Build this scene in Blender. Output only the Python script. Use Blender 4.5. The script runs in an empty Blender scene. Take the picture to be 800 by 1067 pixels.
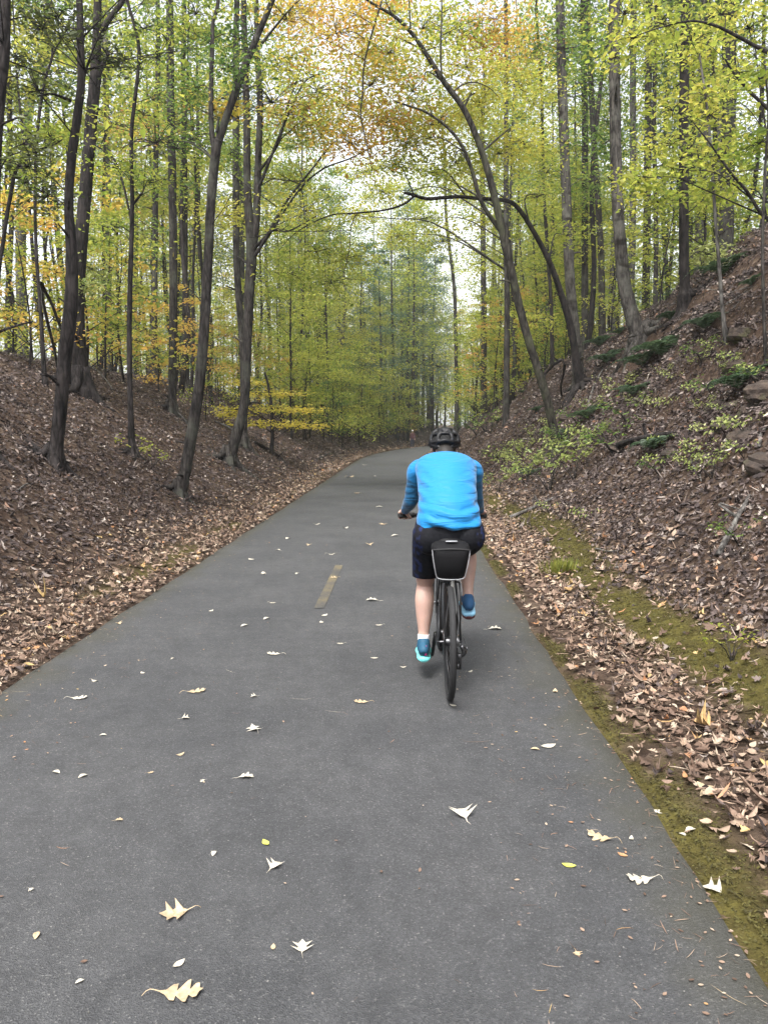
import bpy, bmesh, math, random
import numpy as np
from mathutils import Vector, Matrix, Euler, Quaternion

random.seed(7)
RNG = np.random.default_rng(11)
scene = bpy.context.scene
COL = scene.collection
rad = math.radians

# ------------------------------------------------------------------ objects
def tag(o, label=None, cat=None, group=None, kind=None):
    if label: o['label'] = label
    if cat: o['category'] = cat
    if group: o['group'] = group
    if kind: o['kind'] = kind
    return o

def empty(name, loc=(0, 0, 0), rz=0.0):
    o = bpy.data.objects.new(name, None)
    o.empty_display_size = 0.2
    o.location = loc
    o.rotation_euler = (0, 0, rz)
    COL.objects.link(o)
    return o

def link_mesh(name, me, parent=None, loc=None):
    o = bpy.data.objects.new(name, me)
    COL.objects.link(o)
    if parent is not None: o.parent = parent
    if loc is not None: o.location = loc
    return o

def copy_tree(o, parent=None):
    c = o.copy(); COL.objects.link(c)
    c.parent = parent
    for ch in list(o.children): copy_tree(ch, c)
    return c

class MB:
    """collects vertices and faces, then builds ONE mesh"""
    def __init__(self):
        self.V = []; self.F = []; self.M = []; self.n = 0
    def add(self, V, F, mi=0):
        V = np.asarray(V, float).reshape(-1, 3)
        if not isinstance(F, list): F = [F]
        for f in F:
            f = np.asarray(f, int)
            if f.size == 0: continue
            self.F.append(f + self.n)
            self.M.append(np.full(len(f), mi, int) if np.isscalar(mi) else np.asarray(mi, int))
        self.V.append(V); self.n += len(V)
        return self
    def mesh(self, name, mats, smooth=True, attrs=None):
        me = bpy.data.meshes.new(name)
        V = np.concatenate(self.V) if self.V else np.zeros((0, 3))
        me.vertices.add(len(V)); me.vertices.foreach_set('co', V.astype(np.float32).ravel())
        loops = np.concatenate([f.ravel() for f in self.F])
        sizes = np.concatenate([np.full(len(f), f.shape[1]) for f in self.F])
        mi = np.concatenate(self.M)
        starts = np.concatenate([[0], np.cumsum(sizes)[:-1]])
        me.loops.add(len(loops)); me.loops.foreach_set('vertex_index', loops.astype(np.int32))
        me.polygons.add(len(sizes)); me.polygons.foreach_set('loop_start', starts.astype(np.int32))
        me.polygons.foreach_set('material_index', mi.astype(np.int32))
        me.polygons.foreach_set('use_smooth', np.full(len(sizes), smooth))
        for m in (mats if isinstance(mats, (list, tuple)) else [mats]): me.materials.append(m)
        if attrs:
            for k, a in attrs.items():
                at = me.attributes.new(k, 'FLOAT', 'POINT'); at.data.foreach_set('value', np.asarray(a, np.float32))
        me.update(calc_edges=True); me.validate()
        return me
    def build(self, name, mats, parent=None, smooth=True, loc=None, attrs=None):
        return link_mesh(name, self.mesh(name, mats, smooth, attrs), parent, loc)

def catmull(P, m):
    P = np.asarray(P, float)
    k = len(P)
    if k < 3: m = max(m, 2); t = np.linspace(0, 1, m)[:, None]; return P[0] + (P[-1] - P[0]) * t
    Q = np.vstack([2 * P[0] - P[1], P, 2 * P[-1] - P[-2]])
    t = np.linspace(0, k - 1 - 1e-9, m); i = t.astype(int); f = (t - i)[:, None]
    a, b, c, d = Q[i], Q[i + 1], Q[i + 2], Q[i + 3]
    return 0.5 * (2 * b + (c - a) * f + (2 * a - 5 * b + 4 * c - d) * f**2 + (-a + 3 * b - 3 * c + d) * f**3)

def tube(P, R, n=7, m=None, jit=0.0):
    """a smooth tapering closed tube through points P with radii R"""
    P = np.asarray(P, float); R = np.asarray(R, float)
    if m is None: m = len(P)
    X = catmull(np.column_stack([P, R]), m)
    P, R = X[:, :3], np.maximum(X[:, 3], 1e-4)
    T = np.gradient(P, axis=0); T /= np.linalg.norm(T, axis=1)[:, None] + 1e-12
    a = np.array([1, 0, 0.]) if abs(T[0][0]) < .8 else np.array([0, 1, 0.])
    N = np.zeros_like(P); N[0] = np.cross(T[0], a); N[0] /= np.linalg.norm(N[0])
    for i in range(1, len(P)):
        v = N[i - 1] - T[i] * (N[i - 1] @ T[i]); N[i] = v / (np.linalg.norm(v) + 1e-12)
    B = np.cross(T, N)
    an = np.linspace(0, 2 * np.pi, n, endpoint=False)
    rr = R[:, None] * np.ones(n)
    if jit: rr = rr * (1 + RNG.normal(0, jit, rr.shape))
    V = P[:, None] + rr[..., None] * (np.cos(an)[None, :, None] * N[:, None] + np.sin(an)[None, :, None] * B[:, None])
    k = len(P)
    i = np.arange(k - 1)[:, None] * n; j = np.arange(n)[None]; j2 = (j + 1) % n
    F = np.stack([i + j, i + j2, i + n + j2, i + n + j], -1).reshape(-1, 4)
    V = np.concatenate([V.reshape(-1, 3), [P[0]], [P[-1]]])
    jj = np.arange(n)
    C0 = np.stack([np.full(n, k * n), (jj + 1) % n, jj], -1)
    C1 = np.stack([np.full(n, k * n + 1), (k - 1) * n + jj, (k - 1) * n + (jj + 1) % n], -1)
    return V, [F, np.concatenate([C0, C1])]

# ------------------------------------------------------------------ noise
_P = RNG.random((256, 256))
def vnoise(x, y):
    x = np.asarray(x, float); y = np.asarray(y, float)
    i = np.floor(x).astype(int); j = np.floor(y).astype(int); f = x - i; g = y - j
    f = f * f * (3 - 2 * f); g = g * g * (3 - 2 * g)
    A = lambda a, b: _P[a % 256, b % 256]
    return (A(i, j) * (1 - f) + A(i + 1, j) * f) * (1 - g) + (A(i, j + 1) * (1 - f) + A(i + 1, j + 1) * f) * g
def fbm(x, y, o=4):
    s = 0; a = .5; t = 0
    for k in range(o):
        s = s + a * vnoise(x * 2**k + 17.3 * k, y * 2**k + 9.1 * k); t += a; a *= .5
    return s / t
def sstep(a, b, x):
    t = np.clip((np.asarray(x, float) - a) / (b - a), 0, 1); return t * t * (3 - 2 * t)

# ------------------------------------------------------------------ terrain of the cutting
UL, UR = -2.48, 1.08                      # path edges
def cline(y):
    y = np.asarray(y, float)
    t = np.clip(y - 40, 0, 100)
    return .0025 * t * t + np.clip(y - 140, 0, None) * .5
def softplus(v, k): return k * np.logaddexp(0, v / k)
def smin(a, b, k): return -k * np.logaddexp(-a / k, -b / k)
def moss_mask(u, y):
    n = fbm(u * 1.6 + 40, y * .55 + 3, 3)
    m = 0.02
    strip = np.exp(-((u - 2.05 - .12 * np.sin(y * .7)) / .20) ** 2) * sstep(.32, .52, n + .14) * (1 - sstep(13, 22, y))
    edge = np.exp(-((u - 1.13) / (.05 + .10 * (1 - sstep(2.5, 6, y)))) ** 2) * sstep(.38, .58, fbm(u * 5 + 4, y * 2.2 + 60, 3) + .14 * (1 - sstep(2.5, 5, y)))
    lft = np.exp(-((u + 2.78) / .2) ** 2) * sstep(.55, .66, n) * .8
    return np.clip(strip * 1.5 + edge + lft, 0, 1)
def height(x, y):
    x = np.asarray(x, float); y = np.asarray(y, float)
    u = x - cline(y)
    vl = -3.05 - u
    Hl = np.interp(y, [-60, 0, 10, 38, 65, 100, 170], [2.4, 2.9, 3.25, 3.7, 2.4, 1.9, 1.9])
    sl = .60 * softplus(vl, .22)
    hl = smin(sl, Hl + .035 * np.clip(vl - 5, 0, 40), .28)
    vr = u - 2.15
    Hr = np.interp(y, [-60, 0, 17, 23, 27, 37, 60, 90, 170], [6.4, 6.8, 6.9, 5.9, 5.1, 4.4, 3.5, 2.6, 2.2])
    sr = 1.04 * softplus(vr, .30)
    sr = sr - .16 * softplus(vr, .3) * np.exp(-(vr / 2.2) ** 2)
    hr = smin(sr, Hr + .10 * np.clip(vr - 6, 0, 25), .35)
    h = np.where(u < 0, hl, hr)
    mk = np.where(u < 0, sstep(.1, 1.6, vl), sstep(.1, 1.4, vr))
    big = fbm(x * .33 + 5, y * .33 + 8, 3) - .5
    med = fbm(x * 1.3, y * 1.3, 3) - .5
    ledge = np.where(u > 0, sstep(1.6, 2.8, vr) * (1 - sstep(6, 8, vr)), 0)
    n = mk * (big * np.where(u < 0, .45, .95) + med * np.where(u < 0, .26, .5) + (fbm(x * 3.1 + 9, y * 3.1, 3) - .5) * np.where(u < 0, .10, .2))
    st = h + n * .5
    terr = (np.floor(st / .55) + sstep(.55, 1, (st / .55) % 1)) * .55 - st
    n = n + ledge * terr * .65 * sstep(.45, .62, fbm(x * .45 + 31, y * .4 + 2, 2))
    shoulder = np.where((u > UR + .05) & (u < 2.4), .03 * (fbm(x * 3, y * 3, 2)), 0) + np.where((u < UL - .05) & (u > -3.3), .04 * fbm(x * 2.5, y * 2.5, 2), 0)
    inside = (u > UL - .02) & (u < UR + .02)
    return np.where(inside, 0.0, h + n + shoulder)
def hgt(x, y): return float(height(np.array([x]), np.array([y]))[0])
def gnormal(x, y, e=.12):
    gx = (height(x + e, y) - height(x - e, y)) / (2 * e); gy = (height(x, y + e) - height(x, y - e)) / (2 * e)
    N = np.stack([-gx, -gy, np.ones_like(gx)], -1); return N / np.linalg.norm(N, axis=-1)[..., None]

# ------------------------------------------------------------------ camera
CAM = np.array([0, 0, 1.6]); FPX = 800.0
PITCH = math.atan(83.5 / 800); YAW = math.atan(18 / 800)
cam_d = bpy.data.cameras.new('camera'); cam = bpy.data.objects.new('camera', cam_d); COL.objects.link(cam)
cam.location = CAM; cam.rotation_euler = (math.pi / 2 - PITCH, 0, YAW)
cam_d.sensor_fit = 'VERTICAL'; cam_d.sensor_height = 36; cam_d.lens = FPX / 1067 * 36
cam_d.clip_start = .05; cam_d.clip_end = 3000
scene.camera = cam
_R = np.array(Euler(cam.rotation_euler).to_matrix())
def ray(px, py):
    return _R @ np.array([(px - 400) / FPX, -(py - 533.5) / FPX, -1.0])
def at(px, py, d):
    """the point seen at photo pixel px,py at distance d along the path"""
    v = ray(px, py); return CAM + v * (d / v[1])
def on_ground(px, py, d0=1.2, d1=160):
    v = ray(px, py); ds = np.concatenate([np.arange(d0, 40, .04), np.arange(40, d1, .25)])
    p = CAM[None] + v[None] * (ds / v[1])[:, None]
    hit = np.nonzero(p[:, 2] <= height(p[:, 0], p[:, 1]))[0]
    q = p[hit[0]] if len(hit) else p[-1]
    return np.array([q[0], q[1], hgt(q[0], q[1])])

# ------------------------------------------------------------------ materials
def newmat(name):
    m = bpy.data.materials.new(name); m.use_nodes = True
    nt = m.node_tree; b = nt.nodes['Principled BSDF']
    return m, nt, b
def nd(nt, t, **kw):
    n = nt.nodes.new(t)
    for k, v in kw.items():
        if k in n.inputs: n.inputs[k].default_value = v
        else: setattr(n, k, v)
    return n
def ramp(nt, stops, interp='LINEAR'):
    n = nt.nodes.new('ShaderNodeValToRGB'); cr = n.color_ramp; cr.interpolation = interp
    while len(cr.elements) < len(stops): cr.elements.new(.5)
    for e, (p, c) in zip(cr.elements, stops): e.position = p; e.color = (*c, 1) if len(c) == 3 else c
    return n
def plain(name, col, rough=.6, metal=0.0, spec=.5, var=.12, scale=30, bump=0.0):
    m, nt, b = newmat(name); L = nt.links
    tc = nd(nt, 'ShaderNodeTexCoord'); nz = nd(nt, 'ShaderNodeTexNoise', Scale=scale, Detail=4)
    L.new(tc.outputs['Object'], nz.inputs['Vector'])
    r = ramp(nt, [(.25, tuple(c * (1 - var) for c in col)), (.75, tuple(min(1, c * (1 + var)) for c in col))])
    L.new(nz.outputs['Fac'], r.inputs['Fac']); L.new(r.outputs['Color'], b.inputs['Base Color'])
    b.inputs['Roughness'].default_value = rough; b.inputs['Metallic'].default_value = metal
    b.inputs['Specular IOR Level'].default_value = spec
    if bump:
        bp = nd(nt, 'ShaderNodeBump', Strength=.5, Distance=bump); L.new(nz.outputs['Fac'], bp.inputs['Height']); L.new(bp.outputs['Normal'], b.inputs['Normal'])
    return m
def leafmat(name, cols, trans=.5, rough=.45, spread=1.0, spec=.5):
    """leaf colours vary from leaf to leaf and from clump to clump"""
    m, nt, b = newmat(name); L = nt.links
    g = nd(nt, 'ShaderNodeNewGeometry'); oi = nd(nt, 'ShaderNodeObjectInfo'); tc = nd(nt, 'ShaderNodeTexCoord')
    nz = nd(nt, 'ShaderNodeTexNoise', Scale=.55, Detail=2); L.new(tc.outputs['Object'], nz.inputs['Vector'])
    a = nd(nt, 'ShaderNodeMath', operation='MULTIPLY'); L.new(g.outputs['Random Per Island'], a.inputs[0]); a.inputs[1].default_value = .5 * spread
    c = nd(nt, 'ShaderNodeMath', operation='MULTIPLY_ADD'); L.new(nz.outputs['Fac'], c.inputs[0]); c.inputs[1].default_value = 1.0; L.new(a.outputs[0], c.inputs[2])
    d = nd(nt, 'ShaderNodeMath', operation='MULTIPLY_ADD'); L.new(oi.outputs['Random'], d.inputs[0]); d.inputs[1].default_value = .3; L.new(c.outputs[0], d.inputs[2])
    e = nd(nt, 'ShaderNodeMath', operation='SUBTRACT'); L.new(d.outputs[0], e.inputs[0]); e.inputs[1].default_value = .15 + .25 * spread
    k = len(cols); r = ramp(nt, [(.12 + .76 * i / (k - 1), cc) for i, cc in enumerate(cols)])
    L.new(e.outputs[0], r.inputs['Fac']); L.new(r.outputs['Color'], b.inputs['Base Color'])
    b.inputs['Roughness'].default_value = rough; b.inputs['Specular IOR Level'].default_value = spec
    t = nd(nt, 'ShaderNodeBsdfTranslucent'); L.new(r.outputs['Color'], t.inputs['Color'])
    mx = nd(nt, 'ShaderNodeMixShader'); mx.inputs[0].default_value = trans
    L.new(b.outputs[0], mx.inputs[1]); L.new(t.outputs[0], mx.inputs[2])
    L.new(mx.outputs[0], nt.nodes['Material Output'].inputs['Surface'])
    return m
def barkmat(name, dark, light, scale=9, lichen=None, bands=False):
    m, nt, b = newmat(name); L = nt.links
    tc = nd(nt, 'ShaderNodeTexCoord'); mp = nd(nt, 'ShaderNodeMapping'); mp.inputs['Scale'].default_value = (1, 1, .22)
    L.new(tc.outputs['Object'], mp.inputs['Vector'])
    nz = nd(nt, 'ShaderNodeTexNoise', Scale=scale * 1.5, Detail=8, Roughness=.65); L.new(mp.outputs[0], nz.inputs['Vector'])
    vo = nd(nt, 'ShaderNodeTexVoronoi', Scale=scale * 1.7, feature='DISTANCE_TO_EDGE'); L.new(mp.outputs[0], vo.inputs['Vector'])
    r = ramp(nt, [(.36, tuple(c * .7 for c in dark)), (.64, tuple(c * 1.2 for c in light))]); L.new(nz.outputs['Fac'], r.inputs['Fac'])
    cur = r.outputs['Color']
    cr = ramp(nt, [(0, (.3, .3, .3)), (.16, (1, 1, 1))]); L.new(vo.outputs['Distance'], cr.inputs['Fac'])
    mu = nd(nt, 'ShaderNodeMix', data_type='RGBA', blend_type='MULTIPLY'); mu.inputs[0].default_value = .8
    L.new(cur, mu.inputs[6]); L.new(cr.outputs['Color'], mu.inputs[7]); cur = mu.outputs[2]
    n2 = nd(nt, 'ShaderNodeTexNoise', Scale=2.3, Detail=5, Roughness=.6); L.new(tc.outputs['Object'], n2.inputs['Vector'])
    lr = ramp(nt, [(.5, (0, 0, 0)), (.64, (1, 1, 1))]); L.new(n2.outputs['Fac'], lr.inputs['Fac'])
    lm = nd(nt, 'ShaderNodeMix', data_type='RGBA'); L.new(lr.outputs['Color'], lm.inputs[0])
    lm.inputs[7].default_value = (*(lichen or tuple(c * 1.5 for c in light)), 1); L.new(cur, lm.inputs[6]); 
    f = nd(nt, 'ShaderNodeMath', operation='MULTIPLY'); L.new(lr.outputs['Color'], f.inputs[0]); f.inputs[1].default_value = .55; L.new(f.outputs[0], lm.inputs[0])
    cur = lm.outputs[2]
    if bands:
        mb = nd(nt, 'ShaderNodeMapping'); mb.inputs['Scale'].default_value = (1.3, 1.3, 3.2); L.new(tc.outputs['Object'], mb.inputs['Vector'])
        nb = nd(nt, 'ShaderNodeTexNoise', Scale=1.0, Detail=2); L.new(mb.outputs[0], nb.inputs['Vector'])
        rb = ramp(nt, [(.58, (1, 1, 1)), (.66, (.32, .3, .28))]); L.new(nb.outputs['Fac'], rb.inputs['Fac'])
        m2 = nd(nt, 'ShaderNodeMix', data_type='RGBA', blend_type='MULTIPLY'); m2.inputs[0].default_value = 1
        L.new(cur, m2.inputs[6]); L.new(rb.outputs['Color'], m2.inputs[7]); cur = m2.outputs[2]
    L.new(cur, b.inputs['Base Color']); b.inputs['Roughness'].default_value = .92; b.inputs['Specular IOR Level'].default_value = .15
    bp = nd(nt, 'ShaderNodeBump', Strength=.8, Distance=.03); L.new(vo.outputs['Distance'], bp.inputs['Height']); 
    bp2 = nd(nt, 'ShaderNodeBump', Strength=.6, Distance=.02); L.new(nz.outputs['Fac'], bp2.inputs['Height']); L.new(bp.outputs[0], bp2.inputs['Normal'])
    L.new(bp2.outputs['Normal'], b.inputs['Normal'])
    return m

M = {}
M['bark_dark'] = barkmat('bark_dark', (.010, .009, .009), (.032, .027, .026))
M['bark_mid'] = barkmat('bark_mid', (.015, .013, .0125), (.052, .046, .042), lichen=(.075, .078, .062))
M['bark_pale'] = barkmat('bark_pale', (.045, .041, .038), (.14, .13, .12), lichen=(.17, .17, .15))
M['bark_band'] = barkmat('bark_band', (.030, .027, .025), (.098, .088, .080), lichen=(.13, .128, .11), bands=True)
M['bark_moss'] = barkmat('bark_moss', (.017, .0155, .013), (.056, .050, .042), lichen=(.065, .07, .04))
M['yg'] = leafmat('leaf_yellow_green', [(.15, .22, .035), (.30, .36, .055), (.45, .46, .085), (.56, .50, .10)], .68)
M['green'] = leafmat('leaf_green', [(.06, .12, .03), (.12, .20, .045), (.20, .29, .06), (.32, .37, .08)], .66)
M['pine'] = leafmat('leaf_pine', [(.05, .10, .06), (.08, .15, .09), (.13, .21, .12)], .4)
M['gold'] = leafmat('leaf_gold', [(.32, .34, .05), (.49, .41, .07), (.56, .39, .08), (.56, .28, .08)], .66)
M['bright'] = leafmat('leaf_bright_yellow', [(.46, .44, .06), (.62, .52, .08), (.62, .46, .10)], .6)
M['orange'] = leafmat('leaf_orange', [(.46, .38, .07), (.56, .36, .08), (.54, .22, .06)], .6)
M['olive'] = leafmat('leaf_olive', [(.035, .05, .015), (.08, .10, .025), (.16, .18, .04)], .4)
M['pale'] = leafmat('leaf_pale_green', [(.16, .22, .05), (.32, .36, .11), (.48, .48, .22)], .45)
M['fern'] = leafmat('leaf_fern', [(.022, .045, .020), (.040, .075, .034), (.07, .11, .05)], .3)
# ------------------------------------------------------------------ leaf shapes (base at origin, tip along +Y, length 1)
def strip_leaf(ts, ws, skew=0.0):
    """midrib points with a left and a right margin; quads between"""
    k = len(ts); V = []
    for t, w in zip(ts, ws):
        V += [(0, t, 0), (-w, t + skew * w, 0), (w, t + skew * w, 0)]
    F = []
    for i in range(k - 1):
        a, b = 3 * i, 3 * (i + 1)
        F += [(a, b, b + 1, a + 1), (a, a + 2, b + 2, b)]
    return np.array(V, float), np.array(F)
LEAF6 = (np.array([(0, 0, 0), (-.2, .35, .04), (-.16, .7, .05), (0, 1, 0), (.16, .7, .05), (.2, .35, .04)], float), np.array([(0, 3, 2, 1), (0, 5, 4, 3)]))
LEAF4 = (np.array([(0, 0, 0), (-.24, .48, .05), (0, 1, 0), (.24, .48, .05)], float), np.array([(0, 3, 2, 1)]))
OVAL = strip_leaf([0, .12, .3, .5, .7, .88, 1], [.012, .12, .23, .27, .22, .1, .0])
OAK = strip_leaf([0, .10, .2, .27, .36, .42, .52, .58, .68, .74, .82, .9, 1], [.012, .02, .07, .22, .24, .07, .30, .32, .08, .2, .19, .05, 0], .35)
PINOAK = strip_leaf([0, .16, .24, .38, .44, .54, .68, .74, .84, 1], [.012, .02, .11, .42, .17, .13, .36, .13, .08, 0], .30)
MAPLE = strip_leaf([0, .2, .24, .34, .42, .52, .6, .72, .80, 1], [.01, .012, .28, .36, .2, .50, .38, .14, .17, 0], .25)
SLIVER = strip_leaf([0, .3, .7, 1], [.02, .05, .045, .0])

def rot_frames(yaw, N, roll=None):
    """frames whose Z is N and whose Y points in the heading yaw"""
    h = np.stack([np.cos(yaw), np.sin(yaw), np.zeros_like(yaw)], -1)
    N = N / np.linalg.norm(N, axis=1)[:, None]
    Y = h - N * (h * N).sum(1)[:, None]; Y /= np.linalg.norm(Y, axis=1)[:, None] + 1e-9
    X = np.cross(Y, N)
    return X, Y, N
def scatter(mb, tmpl, C, size, yaw, N, curl=0.0, cup=0.0, mi=0, width=1.0):
    """copies of one leaf shape at points C"""
    T, F = tmpl; n = len(C)
    if n == 0: return
    X, Y, Z = rot_frames(yaw, N)
    size = np.broadcast_to(np.asarray(size, float), (n,)); curl = np.broadcast_to(curl, (n,)); cup = np.broadcast_to(cup, (n,))
    width = np.broadcast_to(width, (n,))
    tx = T[None, :, 0] * width[:, None]; ty = np.broadcast_to(T[None, :, 1], tx.shape)
    tz = T[None, :, 2] + curl[:, None] * (ty - .5) ** 2 * 1.6 + cup[:, None] * tx ** 2 * 4
    V = C[:, None] + size[:, None, None] * (tx[..., None] * X[:, None] + (ty - .5)[..., None] * Y[:, None] + tz[..., None] * Z[:, None])
    k = len(T)
    FF = (F[None] + (np.arange(n) * k)[:, None, None]).reshape(-1, F.shape[1])
    m = mi if np.isscalar(mi) else np.repeat(np.asarray(mi), len(F))
    mb.add(V.reshape(-1, 3), FF, m)
def tilt_normals(N, amt):
    r = N + RNG.normal(0, 1, N.shape) * np.asarray(amt).reshape(-1, 1) if not np.isscalar(amt) else N + RNG.normal(0, amt, N.shape)
    r[:, 2] = np.where(r[:, 2] < .05, .05, r[:, 2])
    return r / np.linalg.norm(r, axis=1)[:, None]

# ------------------------------------------------------------------ ground
def ground_material():
    m, nt, b = newmat('forest_floor'); L = nt.links
    tc = nd(nt, 'ShaderNodeTexCoord'); u = nd(nt, 'ShaderNodeAttribute', attribute_name='moss'); cl = nd(nt, 'ShaderNodeAttribute', attribute_name='clay')
    vo = nd(nt, 'ShaderNodeTexVoronoi', Scale=13.0, Randomness=1.0); L.new(tc.outputs['Object'], vo.inputs['Vector'])
    sp = nd(nt, 'ShaderNodeSeparateColor'); L.new(vo.outputs['Color'], sp.inputs[0])
    r = ramp(nt, [(0, (.020, .014, .011)), (.35, (.045, .031, .025)), (.7, (.085, .06, .046)), (1, (.16, .12, .09))]); L.new(sp.outputs[0], r.inputs['Fac'])
    nz = nd(nt, 'ShaderNodeTexNoise', Scale=22.0, Detail=6); L.new(tc.outputs['Object'], nz.inputs['Vector'])
    soil = ramp(nt, [(.3, (.018, .012, .009)), (.7, (.06, .038, .026))]); L.new(nz.outputs['Fac'], soil.inputs['Fac'])
    x1 = nd(nt, 'ShaderNodeMix', data_type='RGBA'); x1.inputs[0].default_value = .5; L.new(r.outputs[0], x1.inputs[6]); L.new(soil.outputs[0], x1.inputs[7])
    clay = ramp(nt, [(.3, (.022, .0145, .0105)), (.7, (.062, .040, .029))]); L.new(nz.outputs['Fac'], clay.inputs['Fac'])
    x2 = nd(nt, 'ShaderNodeMix', data_type='RGBA'); L.new(cl.outputs['Fac'], x2.inputs[0]); L.new(x1.outputs[2], x2.inputs[6]); L.new(clay.outputs[0], x2.inputs[7])
    n3 = nd(nt, 'ShaderNodeTexNoise', Scale=7.0, Detail=8, Roughness=.7); L.new(tc.outputs['Object'], n3.inputs['Vector'])
    moss = ramp(nt, [(.25, (.022, .017, .008)), (.5, (.060, .051, .015)), (.78, (.112, .098, .025))]); L.new(n3.outputs['Fac'], moss.inputs['Fac'])
    x3 = nd(nt, 'ShaderNodeMix', data_type='RGBA'); L.new(u.outputs['Fac'], x3.inputs[0]); L.new(x2.outputs[2], x3.inputs[6]); L.new(moss.outputs[0], x3.inputs[7])
    L.new(x3.outputs[2], b.inputs['Base Color']); b.inputs['Roughness'].default_value = .95; b.inputs['Specular IOR Level'].default_value = .1
    bp = nd(nt, 'ShaderNodeBump', Strength=.8, Distance=.03); L.new(vo.outputs['Distance'], bp.inputs['Height'])
    bp2 = nd(nt, 'ShaderNodeBump', Strength=.7, Distance=.012); n4 = nd(nt, 'ShaderNodeTexNoise', Scale=90.0, Detail=4); L.new(tc.outputs['Object'], n4.inputs['Vector']); L.new(n4.outputs['Fac'], bp2.inputs['Height'])
    L.new(bp.outputs[0], bp2.inputs['Normal']); L.new(bp2.outputs[0], b.inputs['Normal'])
    return m
def grow(a, b, s0, g):
    """steps from a to b that start at s0 and grow by g"""
    o = [a]; s = s0
    while o[-1] < b: o.append(o[-1] + s); s *= g
    return o
us = sorted(set([-x for x in grow(3.4, 700, .16, 1.045)] + list(np.arange(-3.3, UL - .05, .08)) + [UL - .03, UL, -1.2, 0, .6, UR, UR + .03] + list(np.arange(UR + .09, 2.6, .06)) + grow(2.66, 700, .12, 1.04)))
ys = sorted(set([-v for v in grow(.2, 500, .6, 1.12)] + grow(0, 40, .13, 1.006) + grow(40.2, 1200, .5, 1.035)))
U, Yg = np.meshgrid(np.array(us), np.array(ys))
Xg = U + cline(Yg); Zg = height(Xg, Yg)
far = sstep(90, 260, np.abs(U)) + sstep(190, 420, Yg)
Zg = Zg + far * 3 * (fbm(Xg * .01, Yg * .01, 3) - .4)
nr, nc = U.shape
idx = np.arange(nr * nc).reshape(nr, nc)
F = np.stack([idx[:-1, :-1], idx[:-1, 1:], idx[1:, 1:], idx[1:, :-1]], -1).reshape(-1, 4)
mb = MB(); mb.add(np.stack([Xg, Yg, Zg], -1), F)
clay = .6 * sstep(.54, .66, fbm(Xg * .4 + 31, Yg * .4 + 2, 3)) * sstep(2.2, 3.2, U - 1) * (1 - sstep(7, 9, U)) * (U > 0)
ground = mb.build('ground', ground_material(), attrs={'moss': moss_mask(U, Yg).ravel(), 'clay': clay.ravel()})
tag(ground, 'brown forest floor rising into two banks beside the path', 'ground', kind='structure')

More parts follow.
